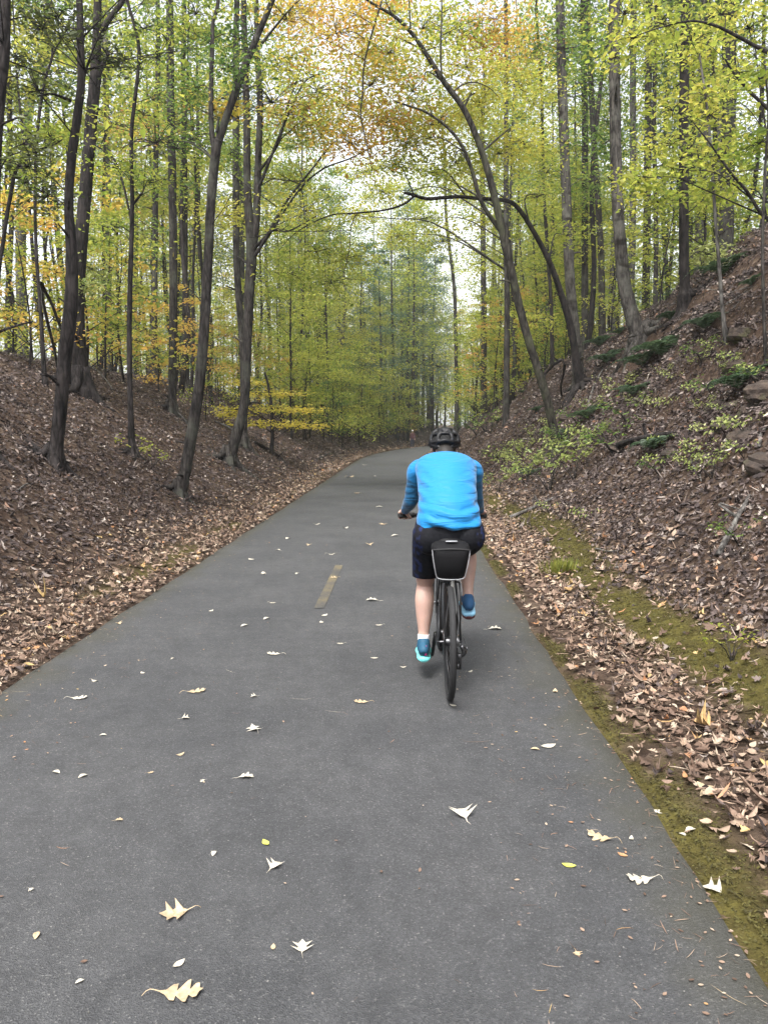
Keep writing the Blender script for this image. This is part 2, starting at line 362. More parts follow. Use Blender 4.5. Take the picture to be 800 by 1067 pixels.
# ------------------------------------------------------------------ path
def path_material():
    m, nt, b = newmat('asphalt'); L = nt.links
    tc = nd(nt, 'ShaderNodeTexCoord'); at_ = nd(nt, 'ShaderNodeAttribute', attribute_name='lateral')
    v1 = nd(nt, 'ShaderNodeTexVoronoi', Scale=190.0); L.new(tc.outputs['Object'], v1.inputs['Vector'])
    s1 = nd(nt, 'ShaderNodeSeparateColor'); L.new(v1.outputs['Color'], s1.inputs[0])
    base = ramp(nt, [(0, (.0388, .0395, .0418)), (.6, (.0527, .0535, .0563)), (.9, (.0645, .0653, .068)), (.97, (.085, .085, .086)), (1, (.125, .123, .12))]); L.new(s1.outputs[0], base.inputs['Fac'])
    n1 = nd(nt, 'ShaderNodeTexNoise', Scale=1.1, Detail=7, Roughness=.62); L.new(tc.outputs['Object'], n1.inputs['Vector'])
    w = ramp(nt, [(.3, (.78, .79, .80)), (.7, (1.2, 1.19, 1.17))]); L.new(n1.outputs['Fac'], w.inputs['Fac'])
    x1 = nd(nt, 'ShaderNodeMix', data_type='RGBA', blend_type='MULTIPLY'); x1.inputs[0].default_value = 1; L.new(base.outputs[0], x1.inputs[6]); L.new(w.outputs[0], x1.inputs[7])
    n2 = nd(nt, 'ShaderNodeTexNoise', Scale=9.0, Detail=6, Roughness=.7); L.new(tc.outputs['Object'], n2.inputs['Vector'])
    w2 = ramp(nt, [(.3, (.82, .82, .82)), (.72, (1.16, 1.16, 1.16))]); L.new(n2.outputs['Fac'], w2.inputs['Fac'])
    x2 = nd(nt, 'ShaderNodeMix', data_type='RGBA', blend_type='MULTIPLY'); x2.inputs[0].default_value = 1; L.new(x1.outputs[2], x2.inputs[6]); L.new(w2.outputs[0], x2.inputs[7])
    # sparse pale grit
    v2 = nd(nt, 'ShaderNodeTexVoronoi', Scale=42.0); L.new(tc.outputs['Object'], v2.inputs['Vector'])
    s2 = nd(nt, 'ShaderNodeSeparateColor'); L.new(v2.outputs['Color'], s2.inputs[0])
    g1 = nd(nt, 'ShaderNodeMath', operation='GREATER_THAN'); L.new(s2.outputs[0], g1.inputs[0]); g1.inputs[1].default_value = .96
    g2 = nd(nt, 'ShaderNodeMath', operation='LESS_THAN'); L.new(v2.outputs['Distance'], g2.inputs[0]); g2.inputs[1].default_value = .13
    g3 = nd(nt, 'ShaderNodeMath', operation='MULTIPLY'); L.new(g1.outputs[0], g3.inputs[0]); L.new(g2.outputs[0], g3.inputs[1])
    x3 = nd(nt, 'ShaderNodeMix', data_type='RGBA'); L.new(g3.outputs[0], x3.inputs[0]); L.new(x2.outputs[2], x3.inputs[6]); x3.inputs[7].default_value = (.20, .195, .185, 1)
    # greenish dirt towards the two margins
    e = nd(nt, 'ShaderNodeMath', operation='ADD'); L.new(at_.outputs['Fac'], e.inputs[0])
    n3 = nd(nt, 'ShaderNodeTexNoise', Scale=3.0, Detail=6); L.new(tc.outputs['Object'], n3.inputs['Vector'])
    e2 = nd(nt, 'ShaderNodeMath', operation='MULTIPLY'); L.new(n3.outputs['Fac'], e2.inputs[0]); e2.inputs[1].default_value = .25; L.new(e2.outputs[0], e.inputs[1])
    er = ramp(nt, [(.77, (0, 0, 0)), (.95, (.8, .8, .8))]); L.new(e.outputs[0], er.inputs['Fac'])
    x4 = nd(nt, 'ShaderNodeMix', data_type='RGBA'); L.new(er.outputs[0], x4.inputs[0]); L.new(x3.outputs[2], x4.inputs[6]); x4.inputs[7].default_value = (.045, .043, .028, 1)
    L.new(x4.outputs[2], b.inputs['Base Color']); b.inputs['Roughness'].default_value = .82; b.inputs['Specular IOR Level'].default_value = .35
    bp = nd(nt, 'ShaderNodeBump', Strength=.55, Distance=.006); L.new(v1.outputs['Distance'], bp.inputs['Height']); L.new(bp.outputs[0], b.inputs['Normal'])
    return m
pu = np.array([UL - .01, UL + .02, UL + .15, UL + .4, -1.6, -.7, .2, UR - .4, UR - .15, UR - .02, UR + .01])
py_ = np.array(sorted(set([-v for v in grow(0, 60, 1, 1.1)] + grow(0, 40, .25, 1.01) + grow(40.3, 200, .8, 1.01))))
PU, PY = np.meshgrid(pu, py_)
lat = np.clip(np.abs(PU - (UL + UR) / 2) / ((UR - UL) / 2), 0, 1)
wob = (np.abs(lat) > .97) * .05 * (fbm(PY * 1.5, np.sign(PU + .7) * 9 + PY * .3, 4) - .55)
wob = wob + (np.abs(lat) > .97) * .03 * (vnoise(PY * 7, PU * 0 + 3) - .5)
PX = PU + cline(PY) + wob * np.sign(PU + .7)
PZ = .010 + .012 * (1 - lat ** 2) - .03 * (lat > .998)
nr, nc = PU.shape; idx = np.arange(nr * nc).reshape(nr, nc)
mb = MB(); mb.add(np.stack([PX, PY, PZ], -1), np.stack([idx[:-1, :-1], idx[:-1, 1:], idx[1:, 1:], idx[1:, :-1]], -1).reshape(-1, 4))
path = mb.build('path', path_material(), attrs={'lateral': lat.ravel() * .78})
tag(path, 'dark grey asphalt greenway path bending right between the banks', 'path', kind='structure')
def road_z(x, y):
    l = abs((x - float(cline(y))) - (UL + UR) / 2) / ((UR - UL) / 2)
    return .010 + .012 * (1 - min(l, 1) ** 2)

# worn yellow centre dash
def dash_material():
    m, nt, b = newmat('worn_yellow_paint'); L = nt.links
    tc = nd(nt, 'ShaderNodeTexCoord'); n1 = nd(nt, 'ShaderNodeTexNoise', Scale=38.0, Detail=6, Roughness=.7); L.new(tc.outputs['Object'], n1.inputs['Vector'])
    n2 = nd(nt, 'ShaderNodeTexNoise', Scale=3.0, Detail=3); L.new(tc.outputs['Object'], n2.inputs['Vector'])
    a = nd(nt, 'ShaderNodeMath', operation='ADD'); L.new(n1.outputs['Fac'], a.inputs[0]); L.new(n2.outputs['Fac'], a.inputs[1])
    r = ramp(nt, [(.47, (.047, .046, .044)), (.78, (.17, .13, .060))]); 
    h = nd(nt, 'ShaderNodeMath', operation='MULTIPLY'); L.new(a.outputs[0], h.inputs[0]); h.inputs[1].default_value = .53; L.new(h.outputs[0], r.inputs['Fac'])
    L.new(r.outputs[0], b.inputs['Base Color']); b.inputs['Roughness'].default_value = .8
    return m
mb = MB(); dd = np.linspace(6.75, 9.0, 12)
xa = np.interp(dd, [6.75, 9.0], [-.735, -.735])
Vd = np.concatenate([np.stack([xa - .045, dd, np.full(12, .0265)], -1), np.stack([xa + .045, dd, np.full(12, .0265)], -1)])
i = np.arange(11); mb.add(Vd, np.stack([i, i + 12, i + 13, i + 1], -1))
tag(mb.build('centre_dash', dash_material()), 'worn yellow centre line dash painted on the asphalt path', 'road marking', kind='structure')

# ------------------------------------------------------------------ leaf litter
def litter_material(name, stops, rough=.75):
    m, nt, b = newmat(name); L = nt.links
    g = nd(nt, 'ShaderNodeNewGeometry'); tc = nd(nt, 'ShaderNodeTexCoord')
    nz = nd(nt, 'ShaderNodeTexNoise', Scale=.7, Detail=3); L.new(tc.outputs['Object'], nz.inputs['Vector'])
    a = nd(nt, 'ShaderNodeMath', operation='MULTIPLY_ADD'); L.new(nz.outputs['Fac'], a.inputs[0]); a.inputs[1].default_value = .35; L.new(g.outputs['Random Per Island'], a.inputs[2])
    s = nd(nt, 'ShaderNodeMath', operation='SUBTRACT'); L.new(a.outputs[0], s.inputs[0]); s.inputs[1].default_value = .175
    r = ramp(nt, stops); L.new(s.outputs[0], r.inputs['Fac'])
    n2 = nd(nt, 'ShaderNodeTexNoise', Scale=60.0, Detail=3); L.new(tc.outputs['Object'], n2.inputs['Vector'])
    w = ramp(nt, [(.3, (.8, .78, .76)), (.7, (1.15, 1.14, 1.12))]); L.new(n2.outputs['Fac'], w.inputs['Fac'])
    x = nd(nt, 'ShaderNodeMix', data_type='RGBA', blend_type='MULTIPLY'); x.inputs[0].default_value = 1; L.new(r.outputs[0], x.inputs[6]); L.new(w.outputs[0], x.inputs[7])
    L.new(x.outputs[2], b.inputs['Base Color']); b.inputs['Roughness'].default_value = rough; b.inputs['Specular IOR Level'].default_value = .4
    return m
M['lit_bank'] = litter_material('litter_bank', [(0, (.018, .012, .011)), (.35, (.040, .028, .026)), (.6, (.070, .051, .047)), (.8, (.122, .093, .084)), (.94, (.235, .20, .18)), (.975, (.18, .085, .045)), (1, (.37, .325, .29))])
M['lit_edge'] = litter_material('litter_edge', [(0, (.05, .03, .02)), (.25, (.125, .080, .058)), (.5, (.20, .135, .10)), (.75, (.28, .205, .15)), (.92, (.38, .315, .245)), (.97, (.32, .15, .07)), (1, (.40, .29, .13))])

def litter(y0, y1, dens, size, tmpl, u_lo, u_hi, tilt=.45, piled=.035):
    if u_lo > 0: dens = dens * 1.6; size = size * .80
    else: dens = dens * 1.15; size = size * .78
    if y1 <= 14: tilt = tilt * .85
    area = (y1 - y0) * (u_hi - u_lo); n = int(area * dens)
    u = RNG.uniform(u_lo, u_hi, n); y = RNG.uniform(y0, y1, n); x = u + cline(y)
    # keep what this place can show: a little wider than the photo's view
    k = (np.abs(x - CAM[0]) < .72 * np.clip(y, 0, None) + 1.4)
    keep = 1 - np.where(u > 1.5, .90, .78) * moss_mask(u, y)
    thin = np.where((u > UR) & (u < 1.32), .35, 1.0) * np.where(u > UL, np.where(u < 0, np.clip(1 - (u - UL) / .09, 0, 1) ** 2, 1), 1)
    bare = np.where(u > 4.2, 1 - .2 * sstep(.52, .62, fbm(x * .4 + 31, y * .4 + 2, 3)), 1)
    k &= RNG.random(n) < keep * thin * bare
    u, y, x = u[k], y[k], x[k]; n = len(u)
    z = np.maximum(height(x, y), np.where((u > UL - .06) & (u < UR + .06), .022, -9)) + RNG.uniform(0, piled, n) + .006
    s0 = RNG.random(n); N = tilt_normals(gnormal(x, y), tilt * (.45 + .7 * s0))
    ed = np.where(u > 0, sstep(3.1, 1.4, u), sstep(-3.9, -2.8, u))
    mi = (RNG.random(n) < ed * .9).astype(int)
    s = size * np.clip(np.exp(RNG.normal(0, .38, n)), .4, 1.75)
    scatter(lit, tmpl, np.stack([x, y, z], -1), s, RNG.uniform(0, 6.283, n), N, RNG.normal(.25, .35, n), RNG.normal(.3, .5, n), mi, RNG.uniform(.6, 1.35, n))
lit = MB()
for lo, hi in ((UR + .02, 5.5), (-8, UL + .08)):
    litter(.8, 7, 170, .058, OAK, lo, hi); litter(.8, 7, 110, .060, MAPLE, lo, hi); litter(.8, 7, 190, .050, OVAL, lo, hi)
    litter(.8, 7, 170, .085, SLIVER, lo, hi); litter(.8, 5.5, 14, .085, MAPLE, lo, hi, .3)
for lo, hi in ((UR + .03, 10), (-12, UL + .08)):
    litter(7, 14, 330, .066, LEAF6, lo, hi, .6)
    litter(7, 14, 90, .068, MAPLE, lo, hi, .6)
litter(8, 16, 190, .075, LEAF6, 3.5, 11, .7, .06); litter(14, 30, 130, .09, LEAF4, 3.5, 15, .7, .06)
for lo, hi in ((UR + .03, 14), (-15, UL + .06)):
    litter(14, 28, 210, .082, LEAF4, lo, hi, .6, .05)
for lo, hi in ((UR + .05, 13), (-16, UL - .05)):
    litter(28, 60, 70, .13, LEAF4, lo, hi, .6, .06)
    litter(60, 125, 16, .24, LEAF4, lo, hi, .6, .06)
tag(lit.build('leaf_litter', [M['lit_bank'], M['lit_edge']], smooth=False), 'brown fallen leaves covering both banks and the path margins', 'leaf litter', kind='stuff')

# crumbs of leaf, grit and pine straw swept to the path's margins
mb = MB(); n = 4200
e = RNG.random(n) ** 2.2 * .75; sd = RNG.random(n) < .5
u = np.where(sd, UL + .02 + e, UR - .02 - e); y = 1.3 + RNG.random(n) ** 1.6 * 26
n2 = 450; u = np.concatenate([u, RNG.uniform(UL, UR, n2)]); y = np.concatenate([y, 1.3 + RNG.random(n2) ** 1.3 * 22]); n += n2
x = u + cline(y); z = .012 + .012 * (1 - np.clip(np.abs(u - (UL + UR) / 2) / 1.78, 0, 1) ** 2) + .003
q = RNG.random(n); C = np.stack([x, y, z], -1); N = tilt_normals(np.tile([0, 0, 1.], (n, 1)), .12); yw = RNG.uniform(0, 6.28, n)
k = q < .55; scatter(mb, OVAL, C[k], RNG.uniform(.006, .022, k.sum()), yw[k], N[k], .2, .2)
k = ~k; scatter(mb, SLIVER, C[k], RNG.uniform(.02, .06, k.sum()), yw[k], N[k], RNG.normal(0, .25, k.sum()), 0, 0, RNG.uniform(.25, .6, k.sum()))
tag(mb.build('path_crumbs', M['lit_edge'], smooth=False), 'fine leaf crumbs and pine straw along the asphalt margins', 'debris', kind='stuff')

# moss and short grass tufts in the margins near the camera
mb = MB(); n = 90000
u = np.concatenate([RNG.uniform(UR, 2.9, n // 3 * 2), RNG.uniform(UR, 1.4, n // 3)]); n = len(u); y = RNG.uniform(1.5, 15, n) ** 1.0
k = RNG.random(n) < moss_mask(u, y); u, y = u[k], y[k]; n = len(u)
x = u + cline(y); z = height(x, y) + .002
scatter(mb, LEAF4, np.stack([x, y, z], -1), RNG.uniform(.008, .022, n) * (1 + y * .08), RNG.uniform(0, 6.28, n), tilt_normals(np.tile([0, 0, 1.], (n, 1)), .9), 0, 0, 0, .8)
M['moss'] = leafmat('moss_green', [(.024, .020, .008), (.062, .053, .015), (.10, .087, .021), (.052, .060, .016)], .2, .9)
tag(mb.build('moss', M['moss'], smooth=False), 'olive green moss strip along the right margin of the path', 'moss', kind='stuff')

# ------------------------------------------------------------------ single leaves lying on the asphalt
def leaf_mesh(name, tmpl, mat, curl, cup, wid=1.0, stalk=True):
    mb = MB(); T, F = tmpl
    scatter(mb, tmpl, np.zeros((1, 3)), 1.0, np.array([math.pi / 2]), np.array([[0, 0, 1.]]), curl, cup, 0, wid)
    V = np.concatenate(mb.V); V[:, 2] -= V[:, 2].min(); mb.V = [V]
    if stalk:
        zb = V[0][2]; v, f = tube([(0, -.5, zb), (.02, -.62, zb + .02), (.05, -.74, 0.01)], [.012, .01, .009], 4, 4); mb.add(v, f)
    return mb.mesh(name, mat, smooth=False)
LM = {k: plain('leaf_' + k, c, .7, var=.42, scale=7, spec=.35) for k, c in dict(pale=(.44, .40, .325), tan=(.39, .30, .19), yellow=(.52, .53, .09), orange=(.37, .20, .10), white=(.44, .405, .335), brown=(.19, .12, .07)).items()}
LEAFT = dict(star=(PINOAK, 1.35), oak=(OAK, 1.0), oval=(OVAL, 1.0), maple=(MAPLE, 1.1), needle=(SLIVER, .16))
_cache = {}
def road_leaf(px, py, shape, size_px, col, yaw, label, group='fallen leaves lying on the asphalt', xyz=None):
    p = on_ground(px, py) if xyz is None else xyz
    p = np.array([p[0], p[1], 0.0])
    d = max(p[1], 1.0)
    s = size_px * d / FPX * .92
    key = (shape, col, int(RNG.integers(0, 3)))
    if key not in _cache:
        t, w = LEAFT[shape]
        _cache[key] = leaf_mesh('fallen_leaf', t, LM[col], [.25, .4, -.25][key[2]] if shape != 'needle' else .1, [.12, -.08, .2][key[2]], w, shape in ('star', 'oak', 'maple'))
    u = p[0] - float(cline(p[1]))
    o = link_mesh('pine_needle' if shape == 'needle' else 'fallen_leaf', _cache[key])
    zb = road_z(p[0], p[1]) if UL < u < UR else hgt(p[0], p[1])
    o.location = (p[0], p[1], zb + .003); o.scale = (s, s, s); o.rotation_euler = (0, 0, yaw)
    tag(o, label, 'needle' if shape == 'needle' else 'leaf', group); return o
big = [
 (184, 963, 'star', 40, 'tan', 1.9, 'tan three pointed leaf curled on the asphalt, above the large lobed leaf'),
 (187, 1044, 'oak', 60, 'tan', -1.5, 'large tan lobed oak leaf at the bottom edge of the photo'),
 (315, 998, 'star', 26, 'pale', .1, 'pale star shaped leaf standing upright near the bottom of the path'),
 (286, 911, 'star', 22, 'pale', -.5, 'thin pale curled leaf just below the bright yellow leaf'),
 (277, 889, 'oval', 15, 'yellow', .6, 'bright lemon yellow oval leaf on the asphalt'),
 (39, 985, 'oval', 15, 'tan', .2, 'tan oval leaf on the asphalt near the lower left border'),
 (256, 817, 'oak', 21, 'white', -1.4, 'white winged leaf lying crosswise on the dark asphalt'),
 (265, 766, 'star', 18, 'white', .5, 'white spidery leaf on the asphalt above the winged leaf'),
 (204, 726, 'oak', 25, 'tan', -1.2, 'tan curled oak leaf on the asphalt below the left bank'),
 (82, 732, 'oak', 22, 'white', -1.45, 'narrow white leaf on the asphalt near the left margin'),
 (377, 738, 'oak', 20, 'tan', 1.5, 'tan lobed leaf left of the rear tyre on the asphalt'),
 (59, 811, 'oval', 12, 'pale', 1.2, 'small pale oval leaf, left one of a pair on the left of the path'),
 (87, 816, 'oval', 12, 'pale', -.7, 'small pale oval leaf, right one of a pair on the left of the path'),
 (187, 1014, 'oval', 18, 'pale', -.6, 'pale narrow leaf between the two large tan leaves'),
 (482, 857, 'star', 32, 'white', .25, 'white forked leaf standing alone below the rear wheel'),
 (625, 879, 'oak', 34, 'tan', 1.0, 'tan ragged leaf on the asphalt, leftmost of three near the right margin'),
 (648, 897, 'oval', 13, 'orange', .9, 'small orange brown leaf on the asphalt near the right margin'),
 (592, 913, 'oval', 17, 'yellow', 1.3, 'cream yellow blunt leaf on the right half of the path'),
 (667, 923, 'oak', 36, 'pale', 1.5, 'long pale pointed leaf lying crosswise near the right margin'),
 (744, 931, 'star', 30, 'white', .9, 'white pronged leaf on the mossy right margin'),
 (571, 782, 'oval', 20, 'white', -1.2, 'white oval leaf on the asphalt right of the rear wheel'),
 (557, 785, 'oval', 11, 'tan', 1.4, 'small tan leaf touching the white oval leaf'),
 (686, 848, 'oval', 17, 'white', 1.3, 'white broad leaf at the very edge of the asphalt'),
 (719, 866, 'oval', 15, 'pale', -1.2, 'pale curled leaf on the moss beside the asphalt edge'),
 (740, 827, 'maple', 34, 'tan', .8, 'big tan maple leaf among the litter of the right margin'),
 (515, 659, 'oak', 18, 'white', -1.5, 'white leaf on the asphalt right of the pedals'),
 (388, 629, 'oak', 17, 'white', 1.5, 'white leaf on the asphalt left of the rider'),
 (286, 686, 'oak', 19, 'pale', 1.4, 'pale flat leaf on the asphalt left of the yellow dash'),
 (313, 735, 'needle', 26, 'pale', 1.5, 'long pale pine needle lying crosswise on the asphalt'),
 (240, 704, 'needle', 22, 'pale', .8, 'pale pine needle lying aslant above the tan curled leaf'),
 (348, 748, 'needle', 26, 'pale', 1.3, 'pale pine needle close to the tan lobed leaf'),
 (495, 779, 'needle', 32, 'brown', 1.6, 'brown pine needle on the asphalt below the rear wheel'),
 (20, 725, 'needle', 22, 'tan', 1.5, 'tan pine needle at the left edge of the asphalt'),
 (757, 1043, 'needle', 46, 'tan', .7, 'long tan pine needle in the lower right corner'),
]
for b in big: road_leaf(*b)
small = [(149, 705), (212, 822), (285, 1003), (193, 754), (108, 773), (124, 861), (223, 897), (33, 935), (188, 794), (99, 714), (711, 875), (601, 1000), (657, 882), (489, 704), (578, 725), (265, 731), (84, 1040), (157, 812), (472, 741)]
far_s = [(335, 652), (348, 605), (284, 604), (284, 631), (278, 648), (316, 651), (338, 645), (355, 675), (153, 675), (124, 652), (360, 552), (370, 540), (330, 548), (385, 570), (362, 531), (345, 580), (300, 563), (245, 612), (262, 585), (310, 600), (378, 600), (372, 515), (390, 497), (350, 520), (395, 530), (322, 570), (405, 585), (290, 575), (220, 640), (200, 660), (255, 655), (395, 655), (405, 512), (365, 498), (380, 485), (334, 530), (412, 560), (399, 548), (310, 540), (275, 600), (390, 690), (230, 690), (420, 700), (180, 690), (540, 690)]
for j, (a, b) in enumerate(small):
    road_leaf(a, b, ['oval', 'oak', 'oval', 'star'][j % 4], RNG.uniform(8, 12), ['pale', 'white', 'tan'][j % 3], RNG.uniform(0, 6.28), 'small pale leaf scrap lying on the near asphalt', 'leaf scraps on the near asphalt')
for j, (a, b) in enumerate(far_s[::3] + far_s[1::3]):
    road_leaf(a, b, ['oval', 'oak', 'oval', 'star'][j % 4], RNG.uniform(6.5, 11), ['white', 'pale', 'white', 'tan'][j % 4], RNG.uniform(0, 6.28), 'small pale leaf lying on the asphalt beside and beyond the rider', 'leaves on the asphalt beyond the rider')
# ------------------------------------------------------------------ trees
UPV = np.array([0, 0, 1.])
DENS = 2.5                                # leaves per spray
def leaf_cloud(mb, C, n_each, spread, size, flat=.35, tmpl=LEAF6, tilt=.55, mi=0):
    """flat sprays of leaves round the twig points C"""
    C = np.asarray(C)
    if len(C) == 0: return
    P = np.repeat(C, n_each, 0); n = len(P)
    off = RNG.normal(0, 1, (n, 3)) * np.array([spread, spread, spread * flat])
    N = tilt_normals(np.tile(UPV, (n, 1)), tilt)
    s = size * np.exp(RNG.normal(0, .22, n))
    m = mi if np.isscalar(mi) else np.repeat(mi, n_each)
    scatter(mb, tmpl, P + off, s, RNG.uniform(0, 6.283, n), N, RNG.normal(-.1, .2, n), RNG.normal(.2, .3, n), m, RNG.uniform(.8, 1.4, n))

class Tree:
    """trunk with limbs in one mesh, crown of leaf sprays in another"""
    def __init__(self, name, bark, base):
        self.name = name; self.bark = bark; self.base = np.asarray(base, float)
        self.t = MB(); self.c = MB(); self.path = None; self.stems = []
        self.cm = []; self.roots = None
    def stem(self, P, R, n=10, m=None, jit=.03):
        P = np.asarray(P, float); R = np.asarray(R, float)
        m = m or max(6, len(P) * 5)
        V, F = tube(P - self.base, R, n, m, jit); self.t.add(V, F)
        self.stems.append((catmull(np.column_stack([P, R]), m)))
        return self
    def mi(self, mat):
        if mat not in self.cm: self.cm.append(mat)
        return self.cm.index(mat)
    def nearest(self, C):
        best = None
        for S in self.stems:
            horiz = np.linalg.norm(S[:, :2] - C[:2], axis=1)
            cost = np.linalg.norm(S[:, :3] - C, axis=1) + 2.5 * np.clip(S[:, 2] - (C[2] - .35 * horiz), 0, None)
            i = int(np.argmin(cost))
            if best is None or cost[i] < best[0]: best = (cost[i], S[i])
        return best[1]
    def limb(self, C, r=None, droop=.0, thick=.5):
        s = self.nearest(C); A = s[:3]; d = C - A; L = np.linalg.norm(d)
        r0 = min(s[3] * thick, .006 + L * .006) if r is None else r
        side = np.cross(d, UPV); side /= np.linalg.norm(side) + 1e-9
        mid = A + d * .45 + UPV * L * (.12 - droop) + side * RNG.normal(0, .06 * L)
        m2 = A + d * .75 + UPV * L * (.07 - droop) + side * RNG.normal(0, .05 * L)
        V, F = tube(np.array([A, mid, m2, C]) - self.base, [r0, r0 * .7, r0 * .45, r0 * .22], 5, 12, .03); self.t.add(V, F)
        return np.array([A, mid, m2, C]), r0
    def blob(self, C, R, leaves, mat, size=.075, flat=.5, twigs=None, spread=None, tmpl=LEAF6, limb=True, cflat=.4):
        """a limb to C, twigs round it, sprays of leaves at the twigs"""
        C = np.asarray(C, float)
        if limb:
            P, r0 = self.limb(C)
        else: r0 = .01
        leaves = int(leaves * DENS); k = twigs or max(8, int(12 + R * 14))
        e = RNG.normal(0, 1, (k, 3)); e /= np.linalg.norm(e, axis=1)[:, None]
        e = C + e * (RNG.random((k, 1)) ** .5) * R * np.array([1, 1, flat])
        for q in e:
            md = (C + q) / 2 + np.array([0, 0, RNG.uniform(.0, .12) * R])
            V, F = tube(np.array([C, md, q]) - self.base, [max(r0 * .3, .005), .005, .0025], 4, 5); self.t.add(V, F)
        sp = spread or max(.16, R * .42)
        leaf_cloud(self.c, e - self.base, max(1, leaves // k), sp, size * 1.2, cflat, tmpl, mi=self.mi(mat))
    def twigs(self, k, lo=.3, hi=1.0, L=1.2, r=.012, up=.4):
        """bare side twigs"""
        for _ in range(k):
            S = self.stems[int(RNG.integers(len(self.stems)))]
            s = S[int(RNG.uniform(lo, hi) * (len(S) - 1))]; a = RNG.uniform(0, 6.283); l = L * RNG.uniform(.4, 1.2)
            d = np.array([math.cos(a), math.sin(a), up + RNG.normal(0, .3)]) * l
            k2 = np.array([math.cos(a + .6), math.sin(a + .6), up]) * l * .5
            P = np.array([s[:3], s[:3] + d * .5 + RNG.normal(0, .05 * l, 3), s[:3] + d]); rr = min(r, s[3] * .6)
            V, F = tube(P - self.base, [rr, rr * .6, rr * .25], 4, 7); self.t.add(V, F)
            V, F = tube(np.array([P[1], P[1] + k2 * .6, P[1] + k2 + UPV * .1 * l]) - self.base, [rr * .5, rr * .35, rr * .2], 4, 5); self.t.add(V, F)
    def done(self, label, cat='tree', group=None):
        o = empty(self.name, self.base)
        tag(o, label, cat, group)
        self.t.build('trunk', M[self.bark], o)
        if self.c.n: self.c.build('crown', [M[k] for k in self.cm], o, smooth=False)
        if self.roots is not None: self.roots.build('root', M[self.bark], o)
        return o

def pxpath(pts, d0, d1=None):
    """photo outline points (x, y, width) put at a real distance"""
    d1 = d0 if d1 is None else d1; k = len(pts); P, R = [], []
    for i, (x, y, w) in enumerate(pts):
        d = d0 + (d1 - d0) * i / max(1, k - 1)
        P.append(at(x, y, d)); R.append(w * .385 * d / FPX)
    return np.array(P), np.array(R)
def extend(P, R, top, lean=None):
    """carry a trunk on up to the height top"""
    d = (P[-1] - P[-2]); d = d / np.linalg.norm(d)
    if lean is not None: d = np.array(lean, float) / np.linalg.norm(lean)
    d = d * .6 + np.array([0, 0, .4]); d /= np.linalg.norm(d)
    L = (top - P[-1][2]) / max(d[2], .3)
    if L <= .3: return P, R
    return np.vstack([P, P[-1] + d * L * .5 + RNG.normal(0, .1, 3), P[-1] + d * L]), np.concatenate([R, [R[-1] * .7, R[-1] * .15]])
def foot(P, R, flare=1.5):
    """root flare and a foot sunk into the soil"""
    b = P[0].copy(); b[2] = hgt(b[0], b[1])
    d = P[1] - P[0]; d /= np.linalg.norm(d)
    P = np.vstack([b - d * .35, b + d * .02, b + d * .28, P[1:]]); R = np.concatenate([[R[0] * flare * 1.1, R[0] * flare, R[0] * 1.12], R[1:]])
    return P, R
def hero(name, bark, pts, top=None, d=None, flare=1.6, dshift=0.0, lean=None):
    """a tree whose foot is found on the ground under its first point"""
    if d is None:
        g = on_ground(pts[0][0], pts[0][1]); d = g[1]
    P, R = pxpath(pts, d, d + dshift)
    t = Tree(name, bark, (P[0][0], P[0][1], hgt(P[0][0], P[0][1])))
    P, R = foot(P, R, flare)
    if top: P, R = extend(P, R, top, lean)
    t.d = d
    t.stem(P, R, 12, max(16, len(P) * 6))
    r0 = R[1]                                          # surface roots and a few broken stubs
    for k in range(5 if name == 'tree' else 0):
        a = k * 1.257 + RNG.normal(0, .25); h = np.array([math.cos(a), math.sin(a), 0]); o = t.base; L = r0 * RNG.uniform(2.2, 4.2); q = []
        for f, z in ((.25, r0 * 2.0), (.8, r0 * .75), (1.5, r0 * .18), (1.5 + L / r0 * .4, -.01), (1.5 + L / r0 * .8, -.06)):
            p = o + h * r0 * f; q.append([p[0], p[1], hgt(p[0], p[1]) * min(1, f) + o[2] * (1 - min(1, f)) + z])
        V, F = tube(np.array(q) - o, [r0 * .5, r0 * .42, r0 * .3, r0 * .2, r0 * .1], 7, 12, .06); t.t.add(V, F)
    S = t.stems[0]
    for k in range(4 if name == 'tree' else 1):
        s = S[int(RNG.uniform(.2, .8) * len(S))]; a = RNG.uniform(0, 6.283); h = np.array([math.cos(a), math.sin(a), RNG.uniform(.1, .7)]); l = RNG.uniform(.12, .45)
        V, F = tube(np.array([s[:3], s[:3] + h * (s[3] + l * .5), s[:3] + h * (s[3] + l) + [0, 0, -.02]]) - t.base, [s[3] * .28, s[3] * .2, s[3] * .12], 6, 6, .08); t.t.add(V, F)
    return t
def canopy(t, z0, z1, R, n, leaves, mat, size=.11):
    """the part of the crown above the photo's frame"""
    S = t.stems[0]; k = [s for s in S if z0 <= s[2] <= z1] or [S[-1]]
    for _ in range(n):
        s = k[int(RNG.integers(len(k)))]; a = RNG.uniform(0, 6.283); l = R * RNG.uniform(.35, 1)
        t.blob(s[:3] + np.array([math.cos(a) * l, math.sin(a) * l, RNG.uniform(.2, 1.4)]), R * .5, leaves // n // 3, mat, size * 1.1, tmpl=LEAF4)

# --- left bank
T = hero('tree', 'bark_dark', [(-14, 470, 20), (-8, 330, 17), (-4, 160, 14), (4, 60, 14), (6, 0, 13)], 15, flare=1.3)
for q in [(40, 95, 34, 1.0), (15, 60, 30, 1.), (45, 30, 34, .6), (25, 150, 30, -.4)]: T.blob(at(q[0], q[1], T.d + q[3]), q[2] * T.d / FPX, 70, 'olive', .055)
T.twigs(10, .3, 1, 1.0); canopy(T, 9, 15, 3, 6, 500, 'olive')
T.done('dark trunk cut off by the left edge of the photo')

